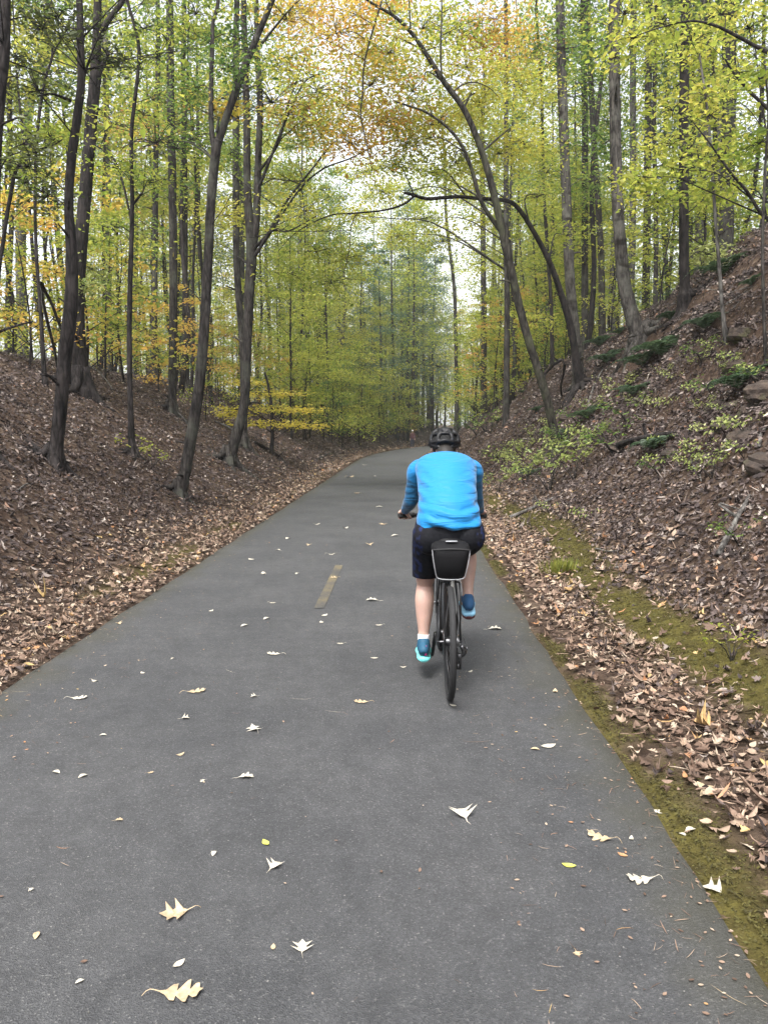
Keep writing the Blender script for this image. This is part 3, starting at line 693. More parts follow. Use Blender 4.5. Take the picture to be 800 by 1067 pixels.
T = hero('tree', 'bark_dark', [(57, 486, 17), (64, 420, 17), (68, 370, 18), (74, 320, 18), (75, 265, 15), (72, 215, 12), (75, 165, 11.5), (81, 120, 11), (85, 84, 10), (84, 45, 9.5), (83, 0, 8.5)], 17)
P, R = pxpath([(86, 82, 6), (89, 74, 5), (88, 72, 4)], T.d); T.stem(P, R, 6)
P, R = pxpath([(74, 105, 5), (55, 98, 3), (40, 100, 2)], T.d, T.d - .5); T.stem(P, R, 6, jit=.05)
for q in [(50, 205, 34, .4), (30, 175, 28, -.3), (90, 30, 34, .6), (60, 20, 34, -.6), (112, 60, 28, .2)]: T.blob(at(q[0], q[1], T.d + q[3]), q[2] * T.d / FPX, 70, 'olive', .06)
T.twigs(14, .35, 1, 1.3); canopy(T, 11, 17, 3.5, 8, 800, 'yg')
T.done('dark trunk low on the left bank, leaning against its straighter neighbour')

T = hero('tree', 'bark_dark', [(84, 380, 20), (81, 320, 18), (85, 250, 17), (91, 180, 16), (96, 120, 15), (100, 75, 14.5), (101, 40, 11), (102, 0, 10)], 20, d=17.5)
P, R = pxpath([(101, 82, 8), (107, 68, 6), (112, 58, 4), (113, 57, 2)], T.d); T.stem(P, R, 7)
P, R = pxpath([(101, 45, 10), (110, 26, 8), (120, 12, 7), (131, -4, 6), (160, -60, 4)], T.d); T.stem(P, R, 8)
for q in [(95, 280, 24, .5), (88, 300, 18, -.6), (130, 60, 40, .8), (120, 130, 36, -.8), (150, 30, 40, 1)]: T.blob(at(q[0], q[1], T.d + q[3]), q[2] * T.d / FPX, 110, 'yg' if q[1] < 200 else 'pale', .07)
T.twigs(12, .3, 1, 1.5); canopy(T, 14, 20, 4, 8, 900, 'yg')
T.done('dark forked trunk with a short stub, on the left bank crest')

T = hero('tree', 'bark_dark', [(138, 474, 9), (136, 420, 7.5), (135, 360, 7), (136, 290, 6.5), (138, 220, 5.5), (137, 160, 5), (138, 128, 5), (143, 85, 4.5), (145, 50, 4.5), (138, 18, 4), (133, 0, 4)], 12)
P, R = pxpath([(137, 215, 4), (146, 204, 3), (149, 200, 2), (152, 192, 1.5)], T.d); T.stem(P, R, 5)
P, R = pxpath([(138, 235, 3), (128, 190, 3), (118, 165, 2.4), (98, 150, 1.8)], T.d, T.d + .5); T.stem(P, R, 5)
for q in [(118, 240, 30, .4), (150, 120, 34, .8), (165, 60, 40, .3), (120, 175, 26, -.3), (160, 190, 30, .4)]: T.blob(at(q[0], q[1], T.d + q[3]), q[2] * T.d / FPX, 110, 'yg', .06)
T.twigs(12, .3, 1, .8, .008); canopy(T, 10, 12, 2, 4, 300, 'yg')
T.done('slender wavy dark stem rising alone from the left bank', 'tree')

T = hero('tree', 'bark_mid', [(179, 432, 12), (180, 390, 11), (181, 300, 11), (180, 200, 10.5), (178, 100, 10), (177, 0, 9)], 20)
for q in [(190, 130, 46, .6), (160, 105, 40, -.6), (195, 50, 50, .5), (165, 30, 40, 0), (170, 190, 34, .5)]: T.blob(at(q[0], q[1], T.d + q[3]), q[2] * T.d / FPX, 200, 'green', .08)
T.twigs(14, .4, 1, 1.4); canopy(T, 15, 20, 3.5, 8, 900, 'green')
T.done('straight grey brown trunk left of the forked tree, on the bank shoulder')

T = hero('tree', 'bark_mid', [(187, 516, 16), (194, 486, 16), (202, 440, 15.5), (208, 400, 14.5), (213, 340, 13.5), (217, 270, 12.5), (220, 210, 12), (225, 158, 13), (227, 146, 13)], flare=1.25)
P, R = pxpath([(225, 156, 11), (234, 128, 10), (244, 100, 9.5), (256, 68, 9), (268, 38, 8), (284, 0, 7), (310, -70, 5), (330, -150, 2)], T.d); T.stem(P, R, 9)
P, R = pxpath([(225, 160, 9), (221, 140, 7), (220, 100, 6.5), (221, 60, 6), (222, 25, 5), (228, -10, 4.5), (222, -120, 2)], T.d, T.d + .4); T.stem(P, R, 8)
P, R = pxpath([(226, 138, 4), (227, 130, 3.4), (228, 124, 2.5), (228, 122, 1)], T.d - .05); T.stem(P, R, 6)
P, R = pxpath([(273, 45, 4), (285, 30, 3), (300, 12, 2), (312, 0, 1.4)], T.d); T.stem(P, R, 5)
for q in [(205, 15, 30, .5, 'yg'), (250, 40, 30, .8, 'green'), (238, 70, 26, -.3, 'green'), (300, 20, 36, .4, 'gold'), (232, 115, 18, .4, 'gold'), (205, 95, 30, .8, 'green'), (200, 145, 30, .9, 'green')]: T.blob(at(q[0], q[1], T.d + q[3]), q[2] * T.d / FPX, 130, q[4], .06)
T.twigs(12, .5, 1, .9, .01); canopy(T, 7, 11, 2.5, 4, 260, 'yg')
T.done('large leaning trunk forked into a Y, at the foot of the left bank')

T = hero('tree', 'bark_mid', [(238, 484, 15), (245, 458, 15), (254, 424, 13), (257, 380, 12), (259, 320, 13), (262, 262, 14), (258, 200, 10), (257, 120, 9), (255, 50, 8), (254, 0, 7)], 18)
P, R = pxpath([(262, 275, 10), (267, 230, 10), (269, 170, 9), (271, 110, 8), (268, 50, 7), (267, 0, 6), (262, -80, 3)], T.d); T.stem(P, R, 8)
for pts in ([(262, 272, 6), (276, 250, 4.5), (295, 215, 4), (318, 185, 3.2), (338, 160, 2.4), (347, 148, 1.5)], [(264, 268, 5), (285, 238, 3.5), (310, 200, 3), (335, 177, 2.4), (365, 165, 2), (390, 152, 1.2)], [(268, 200, 5), (282, 165, 4), (300, 120, 3), (318, 85, 2), (340, 75, 1.4)], [(269, 180, 4), (290, 150, 3), (300, 110, 2.4), (318, 60, 1.6)], [(262, 262, 5), (285, 240, 3), (300, 241, 2), (330, 225, 1.4)]):
    P, R = pxpath(pts, T.d, T.d - 1.2); T.stem(P, R, 6, jit=.05)
for q in [(290, 70, 46, .6, 'green'), (310, 125, 40, .2, 'green'), (285, 20, 46, 0, 'green'), (240, 160, 34, .8, 'green'), (300, 190, 34, 1, 'yg'), (320, 220, 36, -1, 'yg'), (235, 225, 30, .6, 'yg')]: T.blob(at(q[0], q[1], T.d + q[3]), q[2] * T.d / FPX, 230, q[4], .075)
T.twigs(30, .25, 1, 1.8, .014, .3); canopy(T, 13, 18, 3.5, 6, 700, 'green')
T.done('trunk with a leaning foot and many fine side branches, right of the forked tree')

T = hero('tree', 'bark_mid', [(254, 471, 11), (254, 430, 10), (253, 360, 9.5), (247, 280, 9), (246, 180, 9), (246, 60, 8)], 19, d=24)
canopy(T, 14, 19, 3, 6, 600, 'yg'); T.twigs(8, .4, 1, 1.5)
T.done('straight trunk standing just behind the tree with the leaning foot')

T = hero('sapling', 'bark_dark', [(283, 474, 5), (284, 450, 4.5), (283, 425, 4), (280, 404, 3.4), (276, 388, 2.4)])
for q in [(262, 441, 22, -.3), (298, 442, 26, -.5), (322, 444, 18, -.2), (248, 427, 20, .2), (290, 426, 26, -.6), (312, 428, 20, 0), (236, 433, 18, .3), (272, 411, 22, .2), (298, 410, 22, .3), (258, 399, 18, .4)]: T.blob(at(q[0], q[1], T.d + q[3]), q[2] * T.d / FPX, 80, 'bright', .085, flat=.12, spread=.34, cflat=.16)
T.done('bright yellow sapling with flat leaf layers right of the leaning foot', 'sapling')
# curved and thin stems at the far left
T = hero('sapling', 'bark_dark', [(46, 372, 6), (43, 330, 5), (38, 260, 4.5), (37, 190, 4), (40, 130, 4), (47, 85, 3.5), (55, 55, 3), (48, 30, 2), (46, 5, 2)], d=15.5)
P, R = pxpath([(55, 58, 2.5), (62, 44, 2), (74, 25, 1.4)], T.d); T.stem(P, R, 5)
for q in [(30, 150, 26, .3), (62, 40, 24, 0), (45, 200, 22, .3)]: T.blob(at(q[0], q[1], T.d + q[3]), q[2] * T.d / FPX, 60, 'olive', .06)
T.twigs(12, .3, 1, .8, .008); T.done('thin dark stem just left of the paired dark trunks', 'sapling')
T = hero('sapling', 'bark_dark', [(-6, 420, 6), (-2, 300, 5.5), (4, 250, 5), (11, 205, 5), (17, 178, 4.5), (28, 163, 4), (40, 157, 3.5), (54, 152, 2.5), (66, 145, 1.5)], d=11)
for q in [(55, 146, 22, 0), (25, 190, 26, .3), (10, 165, 22, -.2)]: T.blob(at(q[0], q[1], T.d + q[3]), q[2] * T.d / FPX, 60, 'yg', .06)
T.twigs(8, .4, 1, .6, .006); T.done('curved dark sapling arching in from the left edge', 'sapling')
T = hero('tree', 'bark_pale', [(24, 372, 14), (22, 250, 13), (28, 140, 12), (34, 90, 12), (46, 55, 11), (52, 20, 10), (50, -10, 9)], 26, d=38)
P, R = pxpath([(42, 62, 7), (60, 48, 6), (80, 30, 4), (100, 5, 3)], T.d); T.stem(P, R, 6)
canopy(T, 24, 27, 4, 5, 400, 'olive', .14); T.done('pale bent trunk in the woods behind the far left stems')
T = hero('tree', 'bark_pale', [(112, 390, 10), (113, 250, 9), (111, 130, 8.5), (110, 40, 8), (110, 0, 7)], 26, d=36)
for q in [(118, 230, 40, 1), (108, 140, 36, -1), (120, 80, 40, 0)]: T.blob(at(q[0], q[1], T.d + q[3]), q[2] * T.d / FPX, 160, 'yg', .13, tmpl=LEAF4)
canopy(T, 24, 27, 4, 5, 400, 'yg', .14); T.done('pale straight trunk in the gap right of the stubbed dark trunk')
T = hero('tree', 'bark_mid', [(160, 402, 9), (161, 330, 8), (162, 240, 7.5), (163, 150, 7), (165, 60, 6)], 22, d=29)
for q in [(165, 205, 36, 1, 'yg'), (155, 135, 34, -1, 'gold'), (170, 100, 30, 0, 'yg')]: T.blob(at(q[0], q[1], T.d + q[3]), q[2] * T.d / FPX, 160, q[4], .11, tmpl=LEAF4)
T.twigs(14, .3, 1, 1.5); canopy(T, 19, 22, 3, 4, 300, 'yg', .14); T.done('rough brown trunk between the wavy stem and the straight grey brown trunk')
T = hero('tree', 'bark_mid', [(194, 404, 8), (193, 300, 7.5), (193, 200, 7), (191, 90, 6.5), (192, 0, 6)], 24, d=31)
canopy(T, 18, 24, 3.5, 6, 500, 'green', .14); T.twigs(10, .3, 1, 1.5); T.done('narrow trunk close behind the forked tree on its left')

# --- right bank
T = hero('tree', 'bark_moss', [(580, 468, 13), (575, 440, 12), (569, 414, 11.5), (560, 384, 11), (549, 350, 11), (540, 316, 11), (533, 285, 11), (527, 258, 11), (519, 222, 10), (508, 178, 9), (496, 142, 8), (482, 112, 7.5), (463, 86, 7), (445, 58, 6), (430, 36, 5), (412, 18, 4), (392, 6, 3.4), (374, -6, 2.8), (340, -30, 2)], dshift=-1.6, flare=1.25)
P, R = pxpath([(521, 240, 6.5), (508, 222, 5.5), (499, 204, 5.5), (491, 176, 5), (480, 150, 4.2), (464, 131, 3.5), (444, 117, 3), (428, 111, 2.6), (412, 106, 1.6)], T.d - .5, T.d - 1.3); T.stem(P, R, 8)
P, R = pxpath([(460, 82, 3), (459, 50, 2.6), (460, 20, 2.2), (460, -10, 1.6)], T.d - 1.2); T.stem(P, R, 6)
P, R = pxpath([(428, 34, 2.6), (427, 20, 2.2), (426, 0, 1.6)], T.d - 1.4); T.stem(P, R, 5)
P, R = pxpath([(412, 20, 2.6), (404, 6, 2), (398, -12, 1.4)], T.d - 1.4); T.stem(P, R, 5)
P, R = pxpath([(471, 97, 3), (482, 88, 2), (496, 86, 1.6), (510, 92, 1.2), (520, 102, .8)], T.d - 1); T.stem(P, R, 5)
P, R = pxpath([(378, 96, 2.6), (376, 120, 2), (382, 150, 1.6), (388, 180, 1)], T.d - 1.5, T.d - 1.7); T.stem(P, R, 5)
P, R = pxpath([(398, 0, 3), (386, 40, 2.6), (379, 70, 2.4), (378, 98, 2.2)], T.d - 1.5); T.stem(P, R, 5)
d = T.d
for q in [(350, 35, 44, -1.2, 'gold'), (330, 95, 44, -1.0, 'yg'), (385, 90, 40, -.8, 'gold'), (320, 15, 36, -.5, 'gold'), (365, 150, 36, -.6, 'gold'), (335, 140, 34, 1.5, 'yg'), (405, 55, 34, -.6, 'yg'), (440, 30, 40, -.4, 'yg'), (455, 130, 34, .4, 'yg'), (485, 70, 36, -.2, 'yg'), (500, 110, 32, .8, 'yg'), (425, 150, 32, .6, 'yg'), (475, 170, 34, 1.6, 'yg'), (395, 130, 36, .4, 'gold'), (520, 160, 34, 1.6, 'yg'), (515, 20, 40, 1, 'gold'), (545, 150, 34, 2, 'yg'), (375, 15, 36, -.6, 'gold'), (430, 95, 34, 1.6, 'yg'), (472, 30, 36, 1.2, 'green'), (412, 14, 34, .6, 'yg'), (502, 48, 34, 1.6, 'gold'), (540, 92, 34, 2.4, 'yg'), (388, 62, 32, 1.4, 'yg'), (420, 124, 32, 1.8, 'yg'), (475, 120, 32, 2.5, 'yg'), (300, 60, 34, .6, 'yg'), (360, 110, 34, 1.8, 'yg'), (310, 120, 30, 1.2, 'gold')]:
    T.blob(at(q[0], q[1], d + q[3]), q[2] * 1.15 * d / FPX, 330, q[4], .075)
T.done('arching mossy trunk leaning far over the path from the right bank')

T = hero('tree', 'bark_dark', [(605, 404, 13), (600, 375, 11), (594, 340, 9.5), (586, 312, 8.5), (577, 285, 7.5), (567, 262, 7), (556, 242, 6.4), (545, 224, 6), (534, 212, 5.5), (520, 208, 5), (500, 207, 4.8), (480, 205, 4.6), (462, 206, 4.6), (444, 207, 4.4), (430, 203, 4), (421, 201, 3)], dshift=-2.2, flare=1.2)
d = T.d
P, R = pxpath([(432, 204, 3), (420, 213, 2.8), (400, 219, 2.4), (372, 222, 2), (346, 224, 1.8), (322, 234, 1.5), (304, 246, 1), (290, 262, .7)], d - 2.2, d - 2.6); T.stem(P, R, 6, jit=.06)
P, R = pxpath([(372, 222, 1.4), (366, 236, 1.2), (364, 260, 1), (358, 285, .7)], d - 2.4); T.stem(P, R, 5)
T.roots = MB()
b = T.base
for k, (dx, dy, L) in enumerate([(-.55, -.6, 1.2), (-.1, -.8, 1.3), (.35, -.6, .9), (-.9, -.2, 1.1)]):
    pts = []
    for s in (0, .35, .7, 1.0):
        x, y = b[0] + dx * L * s, b[1] + dy * L * s; pts.append([x, y, hgt(x, y) + .16 * (1 - s) + .02])
    v, f = tube(np.array(pts) - b, [.09, .065, .045, .015], 7, 10, .08); T.roots.add(v, f)
for q in [(330, 262, 30, -1.6, 'yg'), (360, 270, 26, -1.4, 'yg'), (300, 285, 26, -1.6, 'yg'), (410, 172, 24, -.6, 'yg'), (345, 295, 30, -1., 'yg'), (450, 180, 24, .8, 'yg'), (560, 205, 26, 1.8, 'yg'), (590, 245, 24, 1.8, 'yg')]: T.blob(at(q[0], q[1], d + q[3]), q[2] * d / FPX, 170, q[4], .075)
T.done('thin dark stem bent into a low arch, bare roots at its foot')

T = hero('tree', 'bark_band', [(603, 400, 15), (599, 350, 14), (594, 300, 13.5), (591, 240, 13), (588, 160, 12.5), (585, 80, 12), (583, 0, 11)], 22, d=24.5, flare=1.2)
for q in [(560, 50, 44, 1, 'green'), (610, 90, 40, 1.5, 'green'), (555, 110, 40, .6, 'yg'), (570, 180, 36, 1.2, 'yg'), (605, 20, 44, 0, 'green'), (540, 60, 36, 1, 'gold'), (615, 190, 40, 1.6, 'green')]: T.blob(at(q[0], q[1], d + 3 + q[3]), q[2] * 25 / FPX, 240, q[4], .09)
canopy(T, 15, 22, 4, 8, 900, 'green'); T.done('tall grey trunk with knotty rings rising behind the root of the bent arch')

T = hero('tree', 'bark_band', [(668, 362, 27), (664, 348, 22), (657, 325, 19), (650, 295, 17.5), (646, 255, 16), (643, 210, 15), (641, 150, 14.5), (640, 80, 14), (640, 0, 13.5)], 20, flare=1.1)
d = T.d
for q in [(660, 40, 34, -1, 'yg'), (620, 60, 34, 1, 'green'), (690, 60, 40, 1, 'yg'), (665, 190, 26, -1.2, 'yg'), (630, 150, 34, 1.2, 'green')]: T.blob(at(q[0], q[1], d + q[3]), q[2] * d / FPX, 200, q[4], .08)
canopy(T, 13, 20, 4, 8, 900, 'green'); T.done('thick banded trunk curving out at its foot on the right bank')

T = hero('tree', 'bark_dark', [(714, 322, 19), (713, 300, 14), (712, 260, 12.5), (712, 200, 12), (712, 120, 12), (713, 50, 11.5), (714, 0, 11)], 20, flare=1.1)
d = T.d
for q in [(700, 150, 30, -1, 'yg'), (740, 110, 36, .8, 'yg'), (690, 210, 28, -.6, 'yg'), (735, 210, 30, 1, 'yg'), (730, 30, 40, .5, 'yg'), (690, 20, 36, -1, 'yg'), (735, 265, 24, .8, 'pale')]: T.blob(at(q[0], q[1], d + q[3]), q[2] * d / FPX, 170, q[4], .08)
canopy(T, 13, 20, 3.5, 8, 900, 'yg'); T.done('dark straight trunk on the crest of the right bank')
for pts, dd, bark, lab, mats in [
    ([(758, 236, 18), (758, 160, 17), (759, 80, 17), (760, 0, 16)], 27, 'bark_mid', 'broad grey trunk behind the top right slope', 'yg'),
    ([(729, 280, 15), (731, 200, 14), (733, 120, 13), (734, 0, 12)], 34, 'bark_pale', 'pale trunk half hidden right of the dark straight crest trunk', 'yg'),
    ([(658, 300, 9), (659, 200, 8.5), (659, 100, 8), (660, 0, 7.5)], 38, 'bark_pale', 'slim pale trunk right behind the thick banded trunk', 'green'),
    ([(675, 285, 10), (674, 200, 9.5), (675, 100, 9), (676, 0, 8)], 36, 'bark_mid', 'slim grey trunk midway between the banded and the dark crest trunks', 'yg'),
    ([(684, 310, 6), (683, 220, 6), (681, 130, 5.5), (684, 0, 5)], 30, 'bark_mid', 'thin stem left of the dark straight crest trunk', 'yg'),
    ([(610, 335, 9), (609, 230, 8.5), (609, 120, 8), (607, 0, 7)], 33, 'bark_mid', 'slim trunk just right of the knotty ringed trunk', 'green'),
    ([(628, 335, 9), (626, 270, 8.5), (622, 200, 8), (617, 120, 7.5), (612, 0, 7)], 31, 'bark_mid', 'slim slanting trunk left of the thick banded trunk', 'green'),
    ([(527, 440, 8), (528, 330, 7.5), (527, 230, 7), (527, 130, 6), (527, 20, 5)], 30, 'bark_mid', 'straight slim trunk seen through the arch on the right', 'yg'),
    ([(504, 425, 8), (504, 340, 7.5), (503, 240, 7), (502, 140, 6)], 44, 'bark_mid', 'straight grey trunk above the right shoulder of the rider', 'yg'),
    ([(575, 385, 5), (574, 320, 5), (570, 260, 4.5), (566, 190, 4), (564, 100, 3.5)], 33, 'bark_dark', 'thin dark stem between the two arching trees', 'yg'),
    ([(476, 430, 5), (475, 370, 5), (473, 300, 4.5), (465, 230, 4)], 52, 'bark_mid', 'slim trunk over the helmet of the rider', 'yg')]:
    T = hero('tree', bark, pts, 24, d=dd, flare=1.2)
    for k in range(4):
        z = RNG.uniform(.35, .95); s = T.stems[0][int(z * (len(T.stems[0]) - 1))]; a = RNG.uniform(0, 6.28)
        T.blob(s[:3] + np.array([math.cos(a) * 1.3, math.sin(a) * 1.3, .4]), 1.1, 170, mats, .11, tmpl=LEAF4)
    if 'through the arch' in lab:
        for q in [(430, 172, 30), (468, 198, 28), (398, 200, 26), (440, 228, 28), (492, 178, 28), (462, 252, 26), (500, 232, 26), (412, 246, 24), (380, 180, 24), (370, 225, 22)]: T.blob(at(q[0], q[1], dd + 1.5), q[2] * dd / FPX, 250, 'yg', .10, tmpl=LEAF4)
    canopy(T, s[2], 24, 3.5, 6, 600, mats, .14); T.twigs(8, .3, 1, 1.5); T.done(lab)

T = hero('sapling', 'bark_pale', [(756, 365, 5.5), (752, 320, 5), (749, 280, 4.6), (745, 230, 4), (741, 170, 3.6), (737, 120, 3.2), (728, 55, 2.4)], flare=1.1)
for q in [(745, 200, 24, .3), (735, 100, 24, 0), (728, 60, 24, .2), (755, 160, 22, -.3)]: T.blob(at(q[0], q[1], T.d + q[3]), q[2] * T.d / FPX, 80, 'yg', .08)
T.twigs(8, .35, 1, .7, .007); T.done('pale thin sapling on the upper right slope', 'sapling')
T = hero('sapling', 'bark_mid', [(797, 385, 4.5), (795, 320, 4), (794, 250, 4), (797, 170, 3.4), (800, 120, 3), (796, 60, 2.4)], flare=1.1)
for q in [(790, 150, 24, .3), (800, 80, 24, 0)]: T.blob(at(q[0], q[1], T.d + q[3]), q[2] * T.d / FPX, 70, 'yg', .08)
T.twigs(8, .3, 1, .6, .007); T.done('thin grey sapling at the right edge of the slope', 'sapling')
# the tree just out of view on the right whose boughs reach in
T = hero('tree', 'bark_dark', [(838, 480, 26), (836, 380, 22), (838, 250, 20), (834, 120, 18), (830, 0, 16)], 15, d=11.5, flare=1.2)
for pts in ([(834, 70, 7), (812, 60, 6), (790, 50, 5), (768, 38, 4.4), (745, 27, 3.6), (720, 22, 2.6), (690, 28, 1.8), (655, 40, 1)], [(836, 160, 6), (815, 130, 5), (798, 112, 4.5), (780, 95, 4), (764, 76, 3), (755, 62, 2)], [(836, 240, 6), (810, 232, 5), (794, 224, 4.6), (778, 200, 4), (764, 184, 3.4), (752, 168, 2.8), (738, 148, 2.2), (722, 128, 1.4)]):
    P, R = pxpath(pts, T.d, T.d - .4); T.stem(P, R, 7)
for q in [(660, 40, 20, -.4), (690, 25, 22, -.2), (720, 45, 24, 0), (750, 15, 26, .2), (780, 30, 26, 0), (650, 15, 22, -.5), (700, 115, 20, -.2), (740, 120, 22, -.1), (770, 75, 24, 0), (755, 190, 18, 0), (735, 165, 18, 0), (640, 60, 16, -.4), (790, 150, 24, .2), (670, 185, 14, -.2), (700, 175, 16, -.2)]: T.blob(at(q[0], q[1], T.d + q[3]), q[2] * T.d / FPX, 30, 'yg', .075)
canopy(T, 8, 15, 3, 6, 500, 'yg'); T.done('dark boughs with large yellow green leaves at the top right corner')
# ------------------------------------------------------------------ the woods behind
def proto(seed, H, r0, bark, mat, c0, cr, limbs, leaves, size, flat=.6, lean=.02, conifer=False):
    global RNG
    keep = RNG; RNG = np.random.default_rng(seed)
    T = Tree('tree', bark, (0, 0, 0))
    k = 7; z = np.linspace(-.4, H, k); lx = np.cumsum(RNG.normal(0, lean * H / 3, k)); ly = np.cumsum(RNG.normal(0, lean * H / 3, k))
    R = r0 * np.interp(np.linspace(0, 1, k), [0, .08, .5, 1], [1.35, 1, .72, .08])
    T.stem(np.stack([lx - lx[0], ly - ly[0], z], -1), R, 7, 22)
    S = T.stems[0]
    for i in range(limbs):
        f = c0 + (1 - c0) * (i + RNG.random()) / limbs
        s = S[min(len(S) - 1, int(f * len(S)))]; a = i * 2.4 + RNG.normal(0, .5)
        reach = cr * (1.1 - .75 * (f - c0) / (1 - c0)) * RNG.uniform(.55, 1.1)
        if conifer: reach *= .8
        C = s[:3] + np.array([math.cos(a) * reach, math.sin(a) * reach, (.0 if conifer else .35) * reach])
        T.blob(C, reach * .66, int(leaves * .50) // limbs, mat, size, flat * (.5 if conifer else 1), twigs=10, spread=reach * .34, tmpl=LEAF4)
    T.twigs(16, .15, min(1, c0 + .45), 1.6, .012)
    RNG = keep
    return T.t.mesh('trunk', M[bark]), T.c.mesh('crown', [M[m] for m in T.cm], smooth=False)
PROTO = []
for a in [
    (1, 22, .17, 'bark_mid', 'yg', .42, 3.6, 16, 2600, .17, 'tall tree with a yellow green crown'),
    (2, 24, .20, 'bark_pale', 'green', .50, 3.8, 16, 2600, .17, 'tall pale barked tree with a green crown'),
    (3, 20, .13, 'bark_mid', 'yg', .30, 3.2, 18, 2600, .16, 'slim tree leafy from low down'),
    (4, 18, .12, 'bark_dark', 'gold', .34, 3.0, 15, 2200, .16, 'slim dark tree turning golden'),
    (5, 25, .19, 'bark_pale', 'yg', .55, 3.4, 14, 2200, .17, 'tall pale tree with a high crown'),
    (6, 14, .09, 'bark_dark', 'yg', .22, 2.8, 16, 2600, .15, 'young dark stemmed tree with yellow green leaves'),
    (8, 21, .15, 'bark_mid', 'green', .36, 3.3, 16, 2600, .16, 'tall tree with a loose green crown')]:
    PROTO.append((*proto(a[0], a[1], a[2], a[3], a[4], a[5], a[6], a[7], a[8], a[9]), a[10], 'tree'))
SLIM = [(*proto(s_, h, r, 'bark_dark', mt, c, 2.0, 9, 1100, .15, .6, .03), 'slim dark trunk with a thin high crown', 'tree') for s_, h, r, mt, c in ((61, 16, .085, 'yg', .55), (62, 13, .06, 'yg', .5), (63, 18, .10, 'green', .6))]
PINE = [(*proto(s, h, .19, 'bark_mid', 'pine', c, 3.4, 26, 5200, .15, .5, .008, True), 'pine tree with blue green boughs', 'pine tree') for s, h, c in ((21, 23, .35), (22, 20, .22))]
def proto_sap(seed, H, r0, mat, leaves, size, cr):
    global RNG
    keep = RNG; RNG = np.random.default_rng(seed)
    T = Tree('sapling', 'bark_dark', (0, 0, 0))
    k = 5; z = np.linspace(-.2, H, k); lx = np.cumsum(RNG.normal(0, .06 * H / 2, k)); ly = np.cumsum(RNG.normal(0, .06 * H / 2, k))
    T.stem(np.stack([lx - lx[0], ly - ly[0], z], -1), r0 * np.linspace(1.1, .15, k), 6, 12)
    S = T.stems[0]; n = 12
    for i in range(n):
        f = .18 + .82 * (i + RNG.random()) / n; s = S[min(11, int(f * 12))]; a = i * 2.4 + RNG.normal(0, .4)
        reach = cr * (1.1 - .6 * f) * RNG.uniform(.5, 1.1)
        T.blob(s[:3] + np.array([math.cos(a) * reach, math.sin(a) * reach, .12 * reach]), reach * .6, int(leaves * .55) // n, mat, size, .16, twigs=7, spread=reach * .28, tmpl=LEAF4)
    RNG = keep
    return T.t.mesh('trunk', M['bark_dark']), T.c.mesh('crown', [M[m] for m in T.cm], smooth=False)
SAP = [(*proto_sap(41, 5.0, .035, 'yg', 900, .10, 1.7), 'sapling with flat layers of yellow green leaves', 'yg'),
       (*proto_sap(42, 6.5, .045, 'yg', 1200, .11, 2.0), 'taller sapling with yellow green leaf layers', 'yg2'),
       (*proto_sap(43, 4.2, .03, 'gold', 800, .10, 1.6), 'sapling with golden yellow leaf layers', 'gold'),
       (*proto_sap(44, 3.6, .03, 'orange', 700, .10, 1.5), 'sapling with orange leaf layers', 'orange'),
       (*proto_sap(45, 4.6, .035, 'green', 900, .10, 1.6), 'sapling with green leaf layers', 'green')]
def plant(pr, name, x, y, sc, label, cat, group, rz=None, sz=None):
    o = empty(name, (x, y, hgt(x, y) - .05), RNG.uniform(0, 6.28) if rz is None else rz)
    o.scale = (sc, sc, sc * (sz or 1))
    tag(o, label, cat, group)
    link_mesh('trunk', pr[0], o); link_mesh('crown', pr[1], o); return o

taken = [tuple(o.location[:2]) for o in scene.objects if o.name.startswith(('tree', 'sapling'))]
def free(x, y, r):
    for a, b in taken:
        if (a - x) ** 2 + (b - y) ** 2 < r * r: return False
    taken.append((x, y)); return True
cnt = 0
for _ in range(6000):
    if cnt >= 205: break
    y = RNG.uniform(18, 128); side = RNG.random() < .52
    u = -(8.2 + RNG.random() ** 1.2 * 52) if side else 8.5 + RNG.random() ** 1.2 * 46
    if y > 70: u = u * (1 if side else 1)
    x = u + float(cline(y))
    if y > 55 and RNG.random() < .5:                      # closer to the path where the cutting gets shallow
        u = -RNG.uniform(5.2, 12) if side else RNG.uniform(5.4, 12); x = u + float(cline(y))
    if abs(x) > .62 * y + 4: continue
    if y < 30 and abs(x) < .5 * y and not side: continue
    if not free(x, y, 2.0 + y * .012): continue
    w = vnoise(x * .06 + 3, y * .06)
    open_sky = side and (-.62 < x / y < -.40)             # thin woods and open sky on the far left
    if open_sky and RNG.random() < .85: continue
    if RNG.random() < (.16 if (-.14 < x / y < .06 and y > 60) else .04): pr = PINE[int(RNG.integers(2))]
    else: pr = PROTO[int(RNG.choice(len(PROTO), p=[.22, .14, .18, .08, .10, .16, .12]))]
    where = 'in the woods beyond the left bank' if side else 'in the woods above the right bank'
    if y > 75: where = 'in the distant woods where the path bends'
    plant(pr, 'pine_tree' if pr[3] == 'pine tree' else 'tree', x, y, RNG.uniform(.8, 1.15), pr[2] + ' ' + where, pr[3], pr[2] + ' ' + where, sz=RNG.uniform(.9, 1.1))
    cnt += 1
cnt = 0
